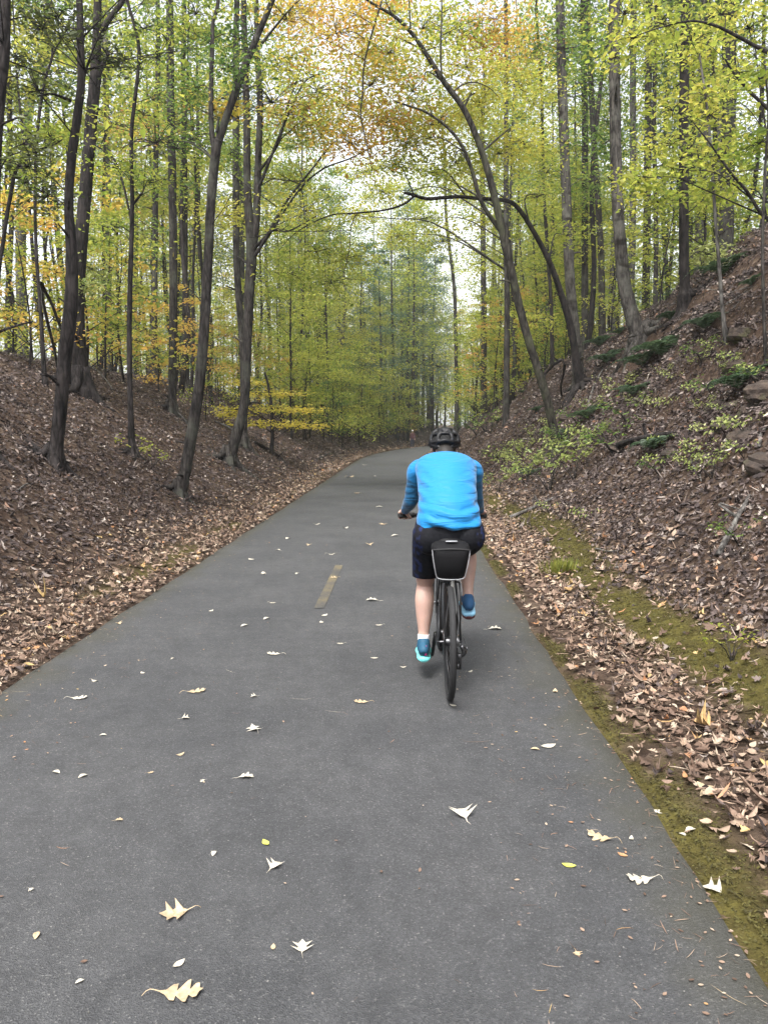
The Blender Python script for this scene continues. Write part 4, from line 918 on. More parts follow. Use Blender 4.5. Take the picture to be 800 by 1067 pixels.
for _ in range(6000):
    if cnt >= 235: break
    y = RNG.uniform(15, 100); side = RNG.random() < .58
    u = -(7.8 + RNG.random() ** 1.4 * 30) if side else 7.6 + RNG.random() ** 1.4 * 26
    if y > 34 and RNG.random() < .55: u = -RNG.uniform(4.4, 9) if side else RNG.uniform(4.6, 9)
    x = u + float(cline(y))
    if abs(x) > .62 * y + 2: continue
    if not free(x, y, 1.1): continue
    p = [.42, .30, .13, .03, .12] if side else [.42, .30, .04, .01, .23]
    k = int(RNG.choice(5, p=p)); pr = SAP[k]
    where = 'under the trees on the left' if side else 'under the trees on the right'
    if y > 60: where = 'by the far bend of the path'
    plant(pr, 'sapling', x, y, RNG.uniform(.75, 1.25), pr[2] + ' ' + where, 'sapling', pr[2] + ' ' + where); cnt += 1
# leafy young trees along the cutting, low crowned, that close the view over the path
cnt = 0
for _ in range(3000):
    if cnt >= 34: break
    y = RNG.uniform(34, 105); side = RNG.random() < .45
    u = -RNG.uniform(5.0, 11) if side else RNG.uniform(5.2, 13); x = u + float(cline(y))
    if not free(x, y, 1.6): continue
    k = [2, 5, 2, 5, 0][int(RNG.integers(5))]; pr = PROTO[k]
    where = 'lining the cutting on the left' if side else 'lining the cutting on the right'
    plant(pr, 'tree', x, y, RNG.uniform(.55, .85), pr[2] + ' ' + where, 'tree', pr[2] + ' ' + where); cnt += 1
cnt = 0
for _ in range(3000):                                    # the leafy wall where the path swings out of sight
    if cnt >= 40: break
    y = RNG.uniform(62, 124); px = RNG.uniform(330, 505); x = (px - 418) / 800 * y; u = x - float(cline(y))
    if not (u < -4.6 or u > 4.8) or not free(x, y, 1.5): continue
    pr = PROTO[[2, 5, 2, 0, 5, 6][int(RNG.integers(6))]]
    plant(pr, 'tree', x, y, RNG.uniform(.6, .95), pr[2] + ' closing the view at the far bend', 'tree', pr[2] + ' closing the view at the far bend'); cnt += 1
cnt = 0
for _ in range(4000):
    if cnt >= 55: break
    y = RNG.uniform(27, 70); side = RNG.random() < .6
    u = -RNG.uniform(5.4, 16) if side else RNG.uniform(5.6, 15); x = u + float(cline(y))
    if abs(x) > .56 * y + 1 or not free(x, y, .9): continue
    pr = SLIM[int(RNG.integers(3))]; where = ' on the left bank' if side else ' on the right bank'
    plant(pr, 'tree', x, y, RNG.uniform(.8, 1.2), pr[2] + where, 'tree', pr[2] + where); cnt += 1
for px, y, sc, k in ((424, 92, 1.22, 0), (438, 100, 1.3, 0), (450, 104, 1.25, 1), (431, 84, 1.1, 1), (414, 80, 1.15, 0), (445, 112, 1.4, 0)):
    x = (px - 418) / 800 * y
    if x - float(cline(y)) > -3.6: x = float(cline(y)) - 4.2
    if px in (424, 450): plant(PINE[k], 'pine_tree', x, y, sc, 'tall pine standing at the head of the path where it bends', 'pine tree', 'tall pines at the head of the path')
    else: plant(PROTO[2], 'tree', x, y, sc * 1.15, 'tall leafy tree standing at the head of the path where it bends', 'tree', 'tall leafy trees at the head of the path')
cnt = 0
for _ in range(3000):                                    # low leafy saplings just above the bend
    if cnt >= 26: break
    y = RNG.uniform(44, 88); px = RNG.uniform(345, 500); x = (px - 418) / 800 * y; u = x - float(cline(y))
    if not (-9 < u < -3.9 or 4.0 < u < 9) or not free(x, y, .8): continue
    pr = SAP[[0, 1, 0, 4][int(RNG.integers(4))]]
    plant(pr, 'sapling', x, y, RNG.uniform(1.0, 1.5), pr[2] + ' just before the bend of the path', 'sapling', pr[2] + ' just before the bend of the path'); cnt += 1
# individually placed colour accents
for px, py, d, k, sc, lab in [
    (215, 440, 25, 0, .55, 'low sapling with yellow green leaves between the forked and the leaning foot trunks'),
    (30, 376, 17.5, 2, .9, 'golden sapling on the crest at the far left'),
    (12, 372, 20, 2, 1.0, 'golden yellow sapling at the left edge of the woods'),
    (190, 400, 27, 3, 1.0, 'orange sapling behind the straight grey brown trunk'),
    (165, 398, 26, 3, .85, 'orange sapling left of the straight grey brown trunk'),
    (228, 405, 34, 3, .85, 'orange leaved sapling behind the forked trunk'),
    (110, 392, 21, 0, .9, 'yellow green sapling just right of the two dark trunks'),
    (60, 380, 22, 1, .8, 'yellow green sapling behind the two dark trunks')]:
    v = at(px, py, d); plant(SAP[k], 'sapling', v[0], v[1], sc, lab, 'sapling', None)

# the far woods that close the view
mb = MB(); n = 9000
y = RNG.uniform(128, 215, n); u = RNG.uniform(-150, 150, n); x = u + cline(y) * .6
z = height(x, y) + RNG.random(n) ** .8 * (20 + 5 * fbm(x * .05, y * .05, 2)) * sstep(.30, .55, fbm(x * .07, y * .07 + 5, 3) + .18)
leaf_cloud(mb, np.stack([x, y, z], -1), 3, .9, .75, .6, LEAF4, .8)
n = 7000; y = RNG.uniform(112, 215, n); u = np.concatenate([-RNG.uniform(5, 110, n // 2), RNG.uniform(5, 110, n // 2)]); x = u + cline(y) * np.interp(np.abs(u), [5, 40], [1, .7])
leaf_cloud(mb, np.stack([x, y, height(x, y) + RNG.uniform(.2, 7, n)], -1), 3, .8, .6, .6, LEAF4, .8)
M['far'] = leafmat('leaf_far', [(.09, .14, .03), (.16, .20, .04), (.26, .27, .06), (.38, .32, .08)], .5)
tk = MB()
for i in range(260):
    yy = RNG.uniform(128, 210); xx = RNG.uniform(-130, 150); zz = hgt(xx, yy)
    v, f = tube([(xx, yy, zz - .3), (xx + RNG.normal(0, .3), yy, zz + 10), (xx + RNG.normal(0, .8), yy, zz + 19)], [.2, .16, .05], 5, 5); mb.add(v, f, 1)
tag(mb.build('far_woods', [M['far'], M['bark_mid']], smooth=False), 'far woods closing the view beyond the bend of the path', 'woods', kind='stuff')

# ------------------------------------------------------------------ plants, rocks and dead wood on the banks
def fern_mesh(seed):
    g = np.random.default_rng(seed); mb = MB()
    for i in range(9):
        a = i * .7 + g.normal(0, .2); L = g.uniform(.6, 1.0); h = np.array([math.cos(a), math.sin(a), 0])
        t = np.linspace(0, 1, 13); P = h * (t[:, None] * L) + np.stack([0 * t, 0 * t, (t * 1.25 - t ** 2 * 1.05) * L + .03], -1)
        v, f = tube(P[::3], [.006, .005, .004, .003, .002], 4, 8); mb.add(v, f)
        s = np.cross(h, UPV)
        for sg in (-1, 1):
            C = P[1:] + s * sg * (.11 * L * np.sin(np.pi * (t[1:] * .85 + .12)))[:, None]
            ln = .24 * L * np.sin(np.pi * (t[1:] * .85 + .12)) + .02
            yaw = np.full(12, math.atan2((s * sg + h * .35)[1], (s * sg + h * .35)[0]))
            global RNG
            scatter(mb, LEAF6, C, ln, yaw, np.tile([0, 0, 1.], (12, 1)), -.3, .2, 0, .8)
    return mb.mesh('fern', M['fern'], smooth=False)
FERN = [fern_mesh(s) for s in (1, 2, 3)]
def fern(px, py, sc, lab, k=0, group=None):
    p = on_ground(px, py); N = gnormal(p[:1], p[1:2])[0]
    o = link_mesh('fern', FERN[k]); o.location = p + N * .02; o.scale = (sc, sc, sc)
    o.rotation_euler = Vector((0, 0, 1)).rotation_difference(Vector(N * .3 + UPV * .7)).to_euler()
    tag(o, lab, 'fern', group)
fern(690, 374, .95, 'dark green fern right of the foot of the thick banded trunk', 0)
fern(670, 384, .8, 'dark green fern below the foot of the thick banded trunk', 1)
fern(625, 362, .9, 'dark fern left of the thick banded trunk', 2)
fern(632, 380, .8, 'fern between the bare roots and the thick banded trunk', 0)
fern(755, 288, .9, 'fern high on the slope beside the pale thin sapling', 1)
fern(682, 470, .55, 'fern under the log midway up the right bank', 2)
fern(612, 438, .6, 'bright fern below the bare roots of the bent arch', 0)
fern(552, 498, .5, 'fern under the pale leaved shrub near the path', 1)
fern(735, 345, .7, 'fern left of the mossy rock ledge', 2)
for j, (a, b) in enumerate([(700, 335), (660, 415), (560, 430), (545, 410), (590, 455), (785, 300), (770, 410), (520, 440), (645, 350)]):
    fern(a, b, RNG.uniform(.35, .6), 'small dark fern growing out of the right bank', j % 3, 'small ferns on the right bank')

def shrub_mesh(seed, mat, n=9, H=.7, leaves=70, size=.07):
    global RNG
    keep = RNG; RNG = np.random.default_rng(seed)
    st = MB(); lf = MB()
    for i in range(n):
        a = RNG.uniform(0, 6.28); l = H * RNG.uniform(.6, 1.15); h = np.array([math.cos(a), math.sin(a), 0])
        P = np.array([[0, 0, -.05], h * l * .25 + UPV * l * .5, h * l * .75 + UPV * l * .85])
        v, f = tube(P, [.008, .005, .002], 4, 6); st.add(v, f)
        t = RNG.uniform(.35, 1, 4)[:, None]
        leaf_cloud(lf, P[1] + (P[2] - P[1]) * (t * 1.1), max(1, leaves // (n * 4)), .09 * H / .7, size, .4, LEAF6, .5)
    RNG = keep
    return st.mesh('stem', M['bark_mid']), lf.mesh('foliage', M[mat], smooth=False)
SHR = [shrub_mesh(1, 'pale', 10, .8, 130, .085), shrub_mesh(2, 'pale', 6, .5, 60, .075), shrub_mesh(3, 'green', 8, .55, 90, .07), shrub_mesh(4, 'yg', 7, .5, 70, .065)]
def shrub(px, py, sc, k, lab, group=None, name='shrub'):
    p = on_ground(px, py); o = empty(name, p, RNG.uniform(0, 6.28)); o.scale = (sc, sc, sc)
    N = gnormal(p[:1], p[1:2])[0]; q = Vector((0, 0, 1)).rotation_difference(Vector(N * .35 + UPV * .65)); o.rotation_euler = q.to_euler()
    tag(o, lab, name.replace('_', ' '), group); link_mesh('stem', SHR[k][0], o); link_mesh('foliage', SHR[k][1], o)
shrub(572, 512, 1.25, 0, 'pale leaved shrub leaning out near the path right of the rider')
shrub(548, 505, 1.0, 0, 'pale leaved shrub nearest to the shoulder of the rider')
shrub(598, 500, .9, 0, 'pale leaved shrub right of the one leaning over the path')
shrub(612, 545, .55, 1, 'small pale seedling low on the right bank')
shrub(572, 535, .5, 1, 'small pale seedling beside the fallen branch')
shrub(140, 482, .9, 3, 'low yellow green seedling at the foot of the slender wavy stem')
shrub(160, 488, .7, 3, 'low green seedling right of the slender wavy stem')
shrub(762, 690, .45, 3, 'small green seedling low on the right bank near the photo edge')
shrub(770, 570, .5, 2, 'green seedling beside the pale fallen branch')
for j in range(60):
    a, b = RNG.uniform(505, 795), RNG.uniform(335, 505)
    if b < 470 - (a - 505) * .52: b = max(300, 500 - (a - 505) * .45 + RNG.uniform(-20, 20))
    k = [1, 1, 0, 2][j % 4]
    shrub(a, b, (RNG.uniform(.7, 1.2) if k != 0 else RNG.uniform(.5, .8)) * (.55 if a > 660 else .9), k, ['pale leaved seedling', 'pale leaved seedling', 'small pale leaved shrub', 'green leaved seedling'][j % 4] + ' among the ferns on the right bank', ['pale seedlings on the right bank', 'pale seedlings on the right bank', 'small shrubs on the right bank', 'green seedlings on the right bank'][j % 4])
for j in range(14):
    a, b = RNG.uniform(455, 520), RNG.uniform(425, 455)
    shrub(a, b, RNG.uniform(1.2, 2.2), [2, 0, 3][j % 3], ['green', 'pale', 'yellow green'][j % 3] + ' undergrowth shrub beyond the right shoulder of the rider', ['green', 'pale', 'yellow green'][j % 3] + ' undergrowth beyond the rider')
for j in range(14):
    a, b = RNG.uniform(330, 425), RNG.uniform(430, 452)
    shrub(a, b, RNG.uniform(1.4, 2.6), [2, 3, 0][j % 3], ['green', 'yellow green', 'pale'][j % 3] + ' undergrowth shrub on the far left bank', ['green', 'yellow green', 'pale'][j % 3] + ' undergrowth on the far left bank')

# grass tuft
mb = MB(); n = 260; a = RNG.uniform(0, 6.28, n); r = RNG.random(n) * .13
M['tuft'] = leafmat('grass_blade', [(.12, .15, .03), (.25, .25, .05), (.36, .32, .08)], .3)
scatter(mb, SLIVER, np.stack([np.cos(a) * r * 2, np.sin(a) * r, .05 + RNG.random(n) * .05], -1), RNG.uniform(.12, .24, n), a, np.stack([-np.cos(a) * .9, -np.sin(a) * .9, np.full(n, .45)], -1), .3, 0, 0, .5)
o = mb.build('grass_tuft', M['tuft'], smooth=False); o.location = on_ground(583, 600); tag(o, 'yellow green grass tuft at the foot of the right bank', 'grass tuft')

# rocks
def rock_mesh(seed, sx, sy, sz):
    bm = bmesh.new(); bmesh.ops.create_icosphere(bm, subdivisions=4, radius=1)
    g = np.random.default_rng(seed); o = g.uniform(0, 50, 3)
    for v in bm.verts:
        p = np.array(v.co); q = p.copy()
        for k in range(3):                                        # planed off faces
            pass
        d = .75 + .5 * float(fbm(p[0] * 1.3 + o[0] + p[2] * .7, p[1] * 1.3 + o[1], 3))
        z = p[2] * d; zs = round(z * 3.2) / 3.2; z = z * .45 + zs * .55
        st = .88 + .2 * float(vnoise(round(z * 3.2) * 3.7 + o[2], o[0]))
        q = np.array([p[0] * d * st, p[1] * d * st, z])
        m = np.max(np.abs(q)); q = q * (1 - .25 * max(0, m - .8))
        v.co = (q[0] * sx, q[1] * sy, q[2] * sz)
    me = bpy.data.meshes.new('rock'); bm.to_mesh(me); bm.free(); return me
def rock_material():
    m, nt, b = newmat('mossy_rock'); L = nt.links
    tc = nd(nt, 'ShaderNodeTexCoord'); n1 = nd(nt, 'ShaderNodeTexNoise', Scale=6.0, Detail=8, Roughness=.65); L.new(tc.outputs['Object'], n1.inputs['Vector'])
    r = ramp(nt, [(.3, (.014, .010, .008)), (.5, (.040, .027, .020)), (.72, (.095, .066, .048))]); L.new(n1.outputs['Fac'], r.inputs['Fac'])
    n2 = nd(nt, 'ShaderNodeTexNoise', Scale=2.2, Detail=6); L.new(tc.outputs['Object'], n2.inputs['Vector'])
    r2 = ramp(nt, [(.48, (0, 0, 0)), (.6, (.8, .8, .8))]); L.new(n2.outputs['Fac'], r2.inputs['Fac'])
    x = nd(nt, 'ShaderNodeMix', data_type='RGBA'); L.new(r2.outputs[0], x.inputs[0]); L.new(r.outputs[0], x.inputs[6]); x.inputs[7].default_value = (.045, .046, .014, 1)
    L.new(x.outputs[2], b.inputs['Base Color']); b.inputs['Roughness'].default_value = .9
    bp = nd(nt, 'ShaderNodeBump', Strength=.9, Distance=.05); L.new(n1.outputs['Fac'], bp.inputs['Height']); L.new(bp.outputs[0], b.inputs['Normal'])
    return m
M['rock'] = rock_material()
def rock(px, py, s, lab, seed, group=None, sink=.0):
    me = rock_mesh(seed, *s); me.materials.append(M['rock'])
    o = link_mesh('rock', me); p = on_ground(px, py); N = gnormal(p[:1], p[1:2])[0]
    o.location = p - N * (sink + .55 * s[1]); o.rotation_euler = (RNG.normal(.1, .1), RNG.normal(0, .12), RNG.normal(0, .25)); tag(o, lab, 'rock', group)
rock(768, 372, (.42, .5, .17), 'mossy brown rock, topmost of the jutting ledge on the right bank', 1)
rock(770, 395, (.5, .5, .15), 'mossy rock slab in the middle of the jutting ledge', 2)
rock(766, 416, (.42, .45, .13), 'reddish brown rock slab at the bottom of the jutting ledge', 3)
rock(793, 440, (.34, .4, .16), 'brown rock at the right edge of the photo below the ledge', 4)
rock(655, 458, (.55, .5, .14), 'flat brown rock slab under the pale seedlings midway up the right bank', 5)
rock(550, 410, (.5, .7, .35), 'red brown clay covered rock behind the stump of the arching trunk', 6)
rock(520, 440, (.6, .9, .4), 'brown rock outcrop beyond the right shoulder of the rider', 7)
rock(493, 452, (.5, .6, .35), 'grey rock low on the far right bank', 8)
rock(505, 420, (.9, 1.4, .45), 'dark brown rock ledge on the far right bank above the grey rock', 9)
for j, (a, b, s_) in enumerate([(745, 420, .26), (782, 452, .28), (796, 405, .34), (730, 440, .2), (798, 480, .26), (772, 350, .3), (640, 440, .28), (700, 470, .2), (612, 470, .25), (590, 432, .3), (540, 428, .4), (560, 450, .25), (758, 440, .22), (784, 425, .24)]):
    rock(a, b, (s_ * 1.2, s_, s_ * .55), 'dark earthy rock breaking out of the right bank', 30 + j, 'rocks breaking out of the right bank')
rock(308, 458, (.4, .5, .25), 'dark rock on the left bank near the far path edge', 10)
rock(348, 475, (.4, .8, .15), 'low flat rock beside the far left path edge', 11)

# dead wood
def stick(pts, r, lab, mat='bark_pale', name='fallen_branch', cat='branch', lift=.03, twig=True, group=None):
    P = np.array([on_ground(*p) for p in pts]); P = catmull(P, 9); 
    P[:, 2] = np.maximum(P[:, 2], height(P[:, 0], P[:, 1])) + lift
    b = P[0].copy(); mb = MB(); v, f = tube(P - b, np.linspace(r, r * .55, 9), 7, 16, .06); mb.add(v, f)
    if twig:
        q = P[5]; v, f = tube(np.array([q, q + RNG.normal(0, .1, 3) + UPV * .1, q + RNG.normal(0, .2, 3) + UPV * .2]) - b, [r * .5, r * .35, r * .15], 5, 6); mb.add(v, f)
    o = mb.build(name, M[mat], loc=b); tag(o, lab, cat, group)
stick([(748, 583), (763, 555), (781, 521)], .03, 'pale fallen branch leaning down the right bank near the photo edge')
stick([(531, 541), (555, 531), (578, 520)], .035, 'pale broken branch below the pale leaved shrub')
stick([(530, 395), (560, 400), (585, 415)], .05, 'dark log lying across the slope above the arching trunk', 'bark_dark', 'fallen_log', 'log', .06)
stick([(640, 470), (665, 462), (700, 458)], .06, 'dark log under the pale seedlings midway up the right bank', 'bark_dark', 'fallen_log', 'log', .06)
stick([(612, 428), (618, 405), (628, 385)], .03, 'pale dead branch rising right of the bare roots')
stick([(790, 470), (793, 455), (800, 447)], .02, 'pale bent twig at the right edge of the photo', name='fallen_twig', cat='twig', twig=False)
stick([(720, 485), (724, 497), (730, 507)], .012, 'thin pale twig below the rock ledge', name='fallen_twig', cat='twig', twig=False)
stick([(700, 350), (715, 340), (735, 322)], .04, 'dark log lying on the slope below the dark straight crest trunk', 'bark_dark', 'fallen_log', 'log', .05)
stick([(60, 388), (75, 378), (92, 370)], .03, 'pale bent branch across the paired dark trunks', lift=.12)
stick([(92, 382), (106, 392), (118, 408)], .025, 'pale fallen branch right of the paired dark trunks', lift=.05)
stick([(330, 480), (345, 473), (352, 478)], .05, 'short log beside the far left path edge', 'bark_mid', 'fallen_log', 'log')
stick([(262, 460), (290, 476), (300, 488)], .06, 'dark root covered log on the left bank right of the leaning foot', 'bark_dark', 'fallen_log', 'log')
stick([(640, 595), (655, 592), (668, 589)], .01, 'thin pale twig low on the right bank', name='fallen_twig', cat='twig', twig=False)
stick([(620, 575), (632, 578), (645, 577)], .01, 'short pale twig right of the grass tuft', name='fallen_twig', cat='twig', twig=False)
stick([(18, 515), (28, 508), (40, 506)], .012, 'pale twig on the left bank near the photo edge', name='fallen_twig', cat='twig', twig=False)
# ------------------------------------------------------------------ shapes for figures
def loft(P, A, B, side=(1, 0, 0), n=20, m=None):
    """closed body of elliptic sections: half widths A (sideways) and B (the other way)"""
    P = np.asarray(P, float); X = np.column_stack([P, A, B]); m = m or len(P) * 4
    X = catmull(X, m); P = X[:, :3]; A = np.maximum(X[:, 3], 1e-3); B = np.maximum(X[:, 4], 1e-3)
    T = np.gradient(P, axis=0); T /= np.linalg.norm(T, axis=1)[:, None]
    S = np.asarray(side, float)[None] - T * (T @ np.asarray(side, float))[:, None]; S /= np.linalg.norm(S, axis=1)[:, None]
    Bn = np.cross(T, S); an = np.linspace(0, 2 * np.pi, n, endpoint=False)
    V = P[:, None] + A[:, None, None] * np.cos(an)[None, :, None] * S[:, None] + B[:, None, None] * np.sin(an)[None, :, None] * Bn[:, None]
    k = len(P); i = np.arange(k - 1)[:, None] * n; j = np.arange(n)[None]; j2 = (j + 1) % n
    F = np.stack([i + j, i + j2, i + n + j2, i + n + j], -1).reshape(-1, 4)
    jj = np.arange(n); V = np.concatenate([V.reshape(-1, 3), [P[0]], [P[-1]]])
    return V, [F, np.concatenate([np.stack([np.full(n, k * n), (jj + 1) % n, jj], -1), np.stack([np.full(n, k * n + 1), (k - 1) * n + jj, (k - 1) * n + (jj + 1) % n], -1)])]
def ball(c, rx, ry, rz, n=20, rot=None):
    th = np.linspace(0.02, np.pi - .02, n // 2 + 3); ph = np.linspace(0, 2 * np.pi, n, endpoint=False)
    V = np.stack([np.sin(th)[:, None] * np.cos(ph) * rx, np.sin(th)[:, None] * np.sin(ph) * ry, np.cos(th)[:, None] * np.ones(n) * rz], -1).reshape(-1, 3)
    k = len(th); i = np.arange(k - 1)[:, None] * n; j = np.arange(n)[None]; j2 = (j + 1) % n
    F = np.stack([i + j, i + n + j, i + n + j2, i + j2], -1).reshape(-1, 4); jj = np.arange(n)
    V = np.concatenate([V, [[0, 0, rz]], [[0, 0, -rz]]])
    caps = np.concatenate([np.stack([np.full(n, k * n), jj, (jj + 1) % n], -1), np.stack([np.full(n, k * n + 1), (k - 1) * n + (jj + 1) % n, (k - 1) * n + jj], -1)])
    if rot is not None: V = V @ np.array(rot.to_matrix()).T
    return V + np.asarray(c, float), [F, caps]
def limbtube(P, R, n=16, m=None):
    P = np.asarray(P, float); R = np.asarray(R, float)
    V, F = tube(P, R, n, m or len(P) * 5); return V, F
def capsule(mb, P, R, n=14, m=None):
    mb.add(*limbtube(P, R, n, m)); mb.add(*ball(P[0], R[0], R[0], R[0], n)); mb.add(*ball(P[-1], R[-1], R[-1], R[-1], n))
def fuse(mb, name, mat, parent, vox=.008, smooth=6, cut=None):
    """one continuous skin over the overlapping shapes"""
    me = mb.mesh(name, mat); tmp = bpy.data.objects.new('tmp', me); COL.objects.link(tmp)
    r = tmp.modifiers.new('r', 'REMESH'); r.mode = 'VOXEL'; r.voxel_size = vox; r.use_smooth_shade = True
    s = tmp.modifiers.new('s', 'SMOOTH'); s.iterations = smooth; s.factor = .5
    dg = bpy.context.evaluated_depsgraph_get(); out = bpy.data.meshes.new_from_object(tmp.evaluated_get(dg))
    bpy.data.objects.remove(tmp); out.name = name
    out.materials.clear()
    for mt in (mat if isinstance(mat, list) else [mat]): out.materials.append(mt)
    if cut:
        bm = bmesh.new(); bm.from_mesh(out)
        for co, no in cut:                       # hems: everything beyond the plane is trimmed away
            bmesh.ops.bisect_plane(bm, geom=bm.verts[:] + bm.edges[:] + bm.faces[:], plane_co=co, plane_no=no, clear_outer=True)
        bm.to_mesh(out); bm.free()
    out.polygons.foreach_set('use_smooth', np.ones(len(out.polygons), bool))
    return link_mesh(name, out, parent)

# ------------------------------------------------------------------ bicycle (rear wheel touches the ground at its origin, forward is +Y)
M['rubber'] = plain('tyre_rubber', (.022, .022, .023), .75, spec=.3, scale=60)
M['black'] = plain('black_satin_metal', (.012, .012, .013), .38, .3)
M['alloy'] = plain('grey_alloy', (.30, .30, .31), .35, .9)
M['steel'] = plain('dark_steel', (.10, .10, .105), .35, .9)
M['frame'] = plain('charcoal_frame_paint', (.022, .024, .027), .35, .1)
M['red'] = plain('red_reflector', (.30, .02, .02), .25)
M['lamp'] = plain('clear_lamp_lens', (.22, .22, .21), .25)
BX, BY = .288, 4.45
BIKE = (BX, BY, road_z(BX, BY))
def torus(c, R, r, n=56, k=12, ry=None):
    a = np.linspace(0, 2 * np.pi, n, endpoint=False); b = np.linspace(0, 2 * np.pi, k, endpoint=False)
    ry = ry or r
    rr = R + r * np.cos(b)[None]; V = np.stack([np.broadcast_to(ry * np.sin(b)[None], (n, k)), rr * np.cos(a)[:, None], rr * np.sin(a)[:, None]], -1).reshape(-1, 3)
    i = np.arange(n)[:, None]; j = np.arange(k)[None]
    F = np.stack([i * k + j, i * k + (j + 1) % k, ((i + 1) % n) * k + (j + 1) % k, ((i + 1) % n) * k + j], -1).reshape(-1, 4)
    return V + np.asarray(c, float), F
def disc(c, R, w, n=28):
    return tube([(c[0] - w / 2, c[1], c[2]), (c[0] + w / 2, c[1], c[2])], [R, R], n, 2)
bike = empty('bicycle', BIKE)
tag(bike, 'black bicycle ridden away along the path, seen from behind', 'bicycle')
RW = .345
def wheel(y, rear):
    c = (0, y, RW); mb = MB(); mb.add(*torus(c, RW - .019, .019, 72, 14))
    g = np.linspace(0, 2 * np.pi, 90, endpoint=False)
    for x in (-.009, 0, .009):                  # tread ribs
        mb.add(*torus(c + np.array([x, 0, 0]), RW - .0015 - abs(x) * .12, .0022, 72, 5))
    wh = empty('wheel', (0, 0, 0)); wh.parent = bike
    mb.build('tyre', M['rubber'], wh)
    mb = MB(); mb.add(*torus(c, RW - .042, .010, 64, 8, .011)); mb.build('rim', M['black'], wh)
    mb = MB()
    for i in range(28):
        a = i * 2 * math.pi / 28; s = 1 if i % 2 else -1; b = a + (.35 if (i // 2) % 2 else -.35)
        mb.add(*tube([(s * .027, y + .024 * math.cos(b), RW + .024 * math.sin(b)), (s * .002, y + (RW - .045) * math.cos(a), RW + (RW - .045) * math.sin(a))], [.0013, .0013], 4, 2))
    mb.build('spokes', M['steel'], wh)
    mb = MB(); mb.add(*tube([(-.066, y, RW), (-.03, y, RW), (-.028, y, RW), (.028, y, RW), (.03, y, RW), (.066, y, RW)], [.006, .012, .026, .026, .012, .006], 14, 18)); mb.add(*disc((-.036, y, RW), .08, .002)); mb.build('hub', M['steel'], wh)
    if rear:
        mb = MB()
        for i in range(9): mb.add(*disc((.026 + i * .0036, y, RW), .062 - i * .0048, .0019))
        mb.build('cassette', M['alloy'], wh)
wheel(0, True); wheel(1.06, False)
BB = np.array([0, .44, .285]); ST = np.array([0, .25, .80]); HT = np.array([0, .86, .86]); HB = np.array([0, .905, .70])
mb = MB()
tb = lambda a, b, r0, r1=None, n=10: mb.add(*tube([a, b], [r0, r1 or r0], n, 5))
tb(BB, ST, .017); tb(BB, HB, .021); tb(ST - [0, -.01, .04], HT, .016); tb(HB, HT, .022)
for s in (-1, 1):
    mb.add(*tube([BB + [s * .03, -.03, 0], [s * .052, .25, .30], [s * .066, 0, RW]], [.011, .010, .009], 8, 9))
    mb.add(*tube([ST + [s * .014, -.012, -.03], [s * .045, .17, .66], [s * .066, 0, RW + .01]], [.009, .008, .008], 8, 9))
    mb.add(*tube([[s * .05, 1.0, .66 + .06], [s * .056, 1.03, .55], [s * .058, 1.06, RW]], [.013, .012, .009], 8, 9))
mb.add(*tube([[-.05, .96, .735], [0, .92, .75], [.05, .96, .735]], [.014, .017, .014], 8, 9)); tb(HB, [0, .93, .735], .02)
mb.add(*tube([[-.05, 1.0, .73], [-.05, .96, .735]], [.013, .013], 8, 3)); mb.add(*tube([[.05, 1.0, .73], [.05, .96, .735]], [.013, .013], 8, 3))
mb.build('frame', M['frame'], bike)
mb = MB()                                        # two slim grey fender and rack stays beside the wheel
for s in (-1, 1): mb.add(*tube([[s * .058, -.012, RW + .03], [s * .060, -.03, .58], [s * .055, .02, .70]], [.0055, .0055, .0055], 7, 9))
mb.add(*tube([[-.055, .02, .70], [0, -.01, .71], [.055, .02, .70]], [.0055] * 3, 7, 9)); mb.build('rack', M['black'], bike)
mb = MB(); mb.add(*tube([ST - [0, 0, .03], [0, .205, .90]], [.0135, .0135], 10, 3)); mb.build('seatpost', M['black'], bike)
mb = MB()
mb.add(*loft([[0, .02, .925], [0, .06, .935], [0, .13, .937], [0, .20, .935], [0, .27, .93], [0, .31, .922]], [.03, .078, .075, .04, .024, .012], [.012, .028, .028, .022, .018, .01], n=18)); mb.build('saddle', M['black'], bike)
mb = MB(); HBc = np.array([0, .96, 1.0])
mb.add(*tube([HT, [0, .85, .93], [0, .90, .985], HBc], [.017, .018, .017, .018], 10, 10)); mb.build('stem', M['black'], bike)
mb = MB(); mb.add(*tube([[-.30, .90, 1.0], [-.20, .945, 1.0], [-.06, .96, 1.0], [.06, .96, 1.0], [.20, .945, 1.0], [.30, .90, 1.0]], [.0125] * 6, 10, 26)); mb.build('handlebar', M['black'], bike)
for s in (-1, 1):
    mb = MB(); mb.add(*tube([[s * .20, .945, 1.0], [s * .305, .897, 1.0]], [.0165, .0165], 12, 5)); mb.build('grip', M['rubber'], bike)
    mb = MB(); mb.add(*tube([[s * .17, .965, 1.0], [s * .18, .99, .985], [s * .27, .975, .965]], [.009, .008, .005], 7, 8)); mb.build('brake_lever', M['steel'], bike)
cr = rad(14); pl = []
mb = MB()
for i in range(2): mb.add(*torus(BB + [.045 + i * .008, 0, 0], .088 - i * .022, .0035, 48, 6))
for i in range(5):
    a = i * 1.2566; mb.add(*tube([BB + [.048, 0, 0], BB + [.046, .085 * math.cos(a), .085 * math.sin(a)]], [.009, .006], 6, 3))
mb.add(*tube([BB + [-.06, 0, 0], BB + [.06, 0, 0]], [.02, .02], 14, 3)); mb.build('chainring', M['steel'], bike)
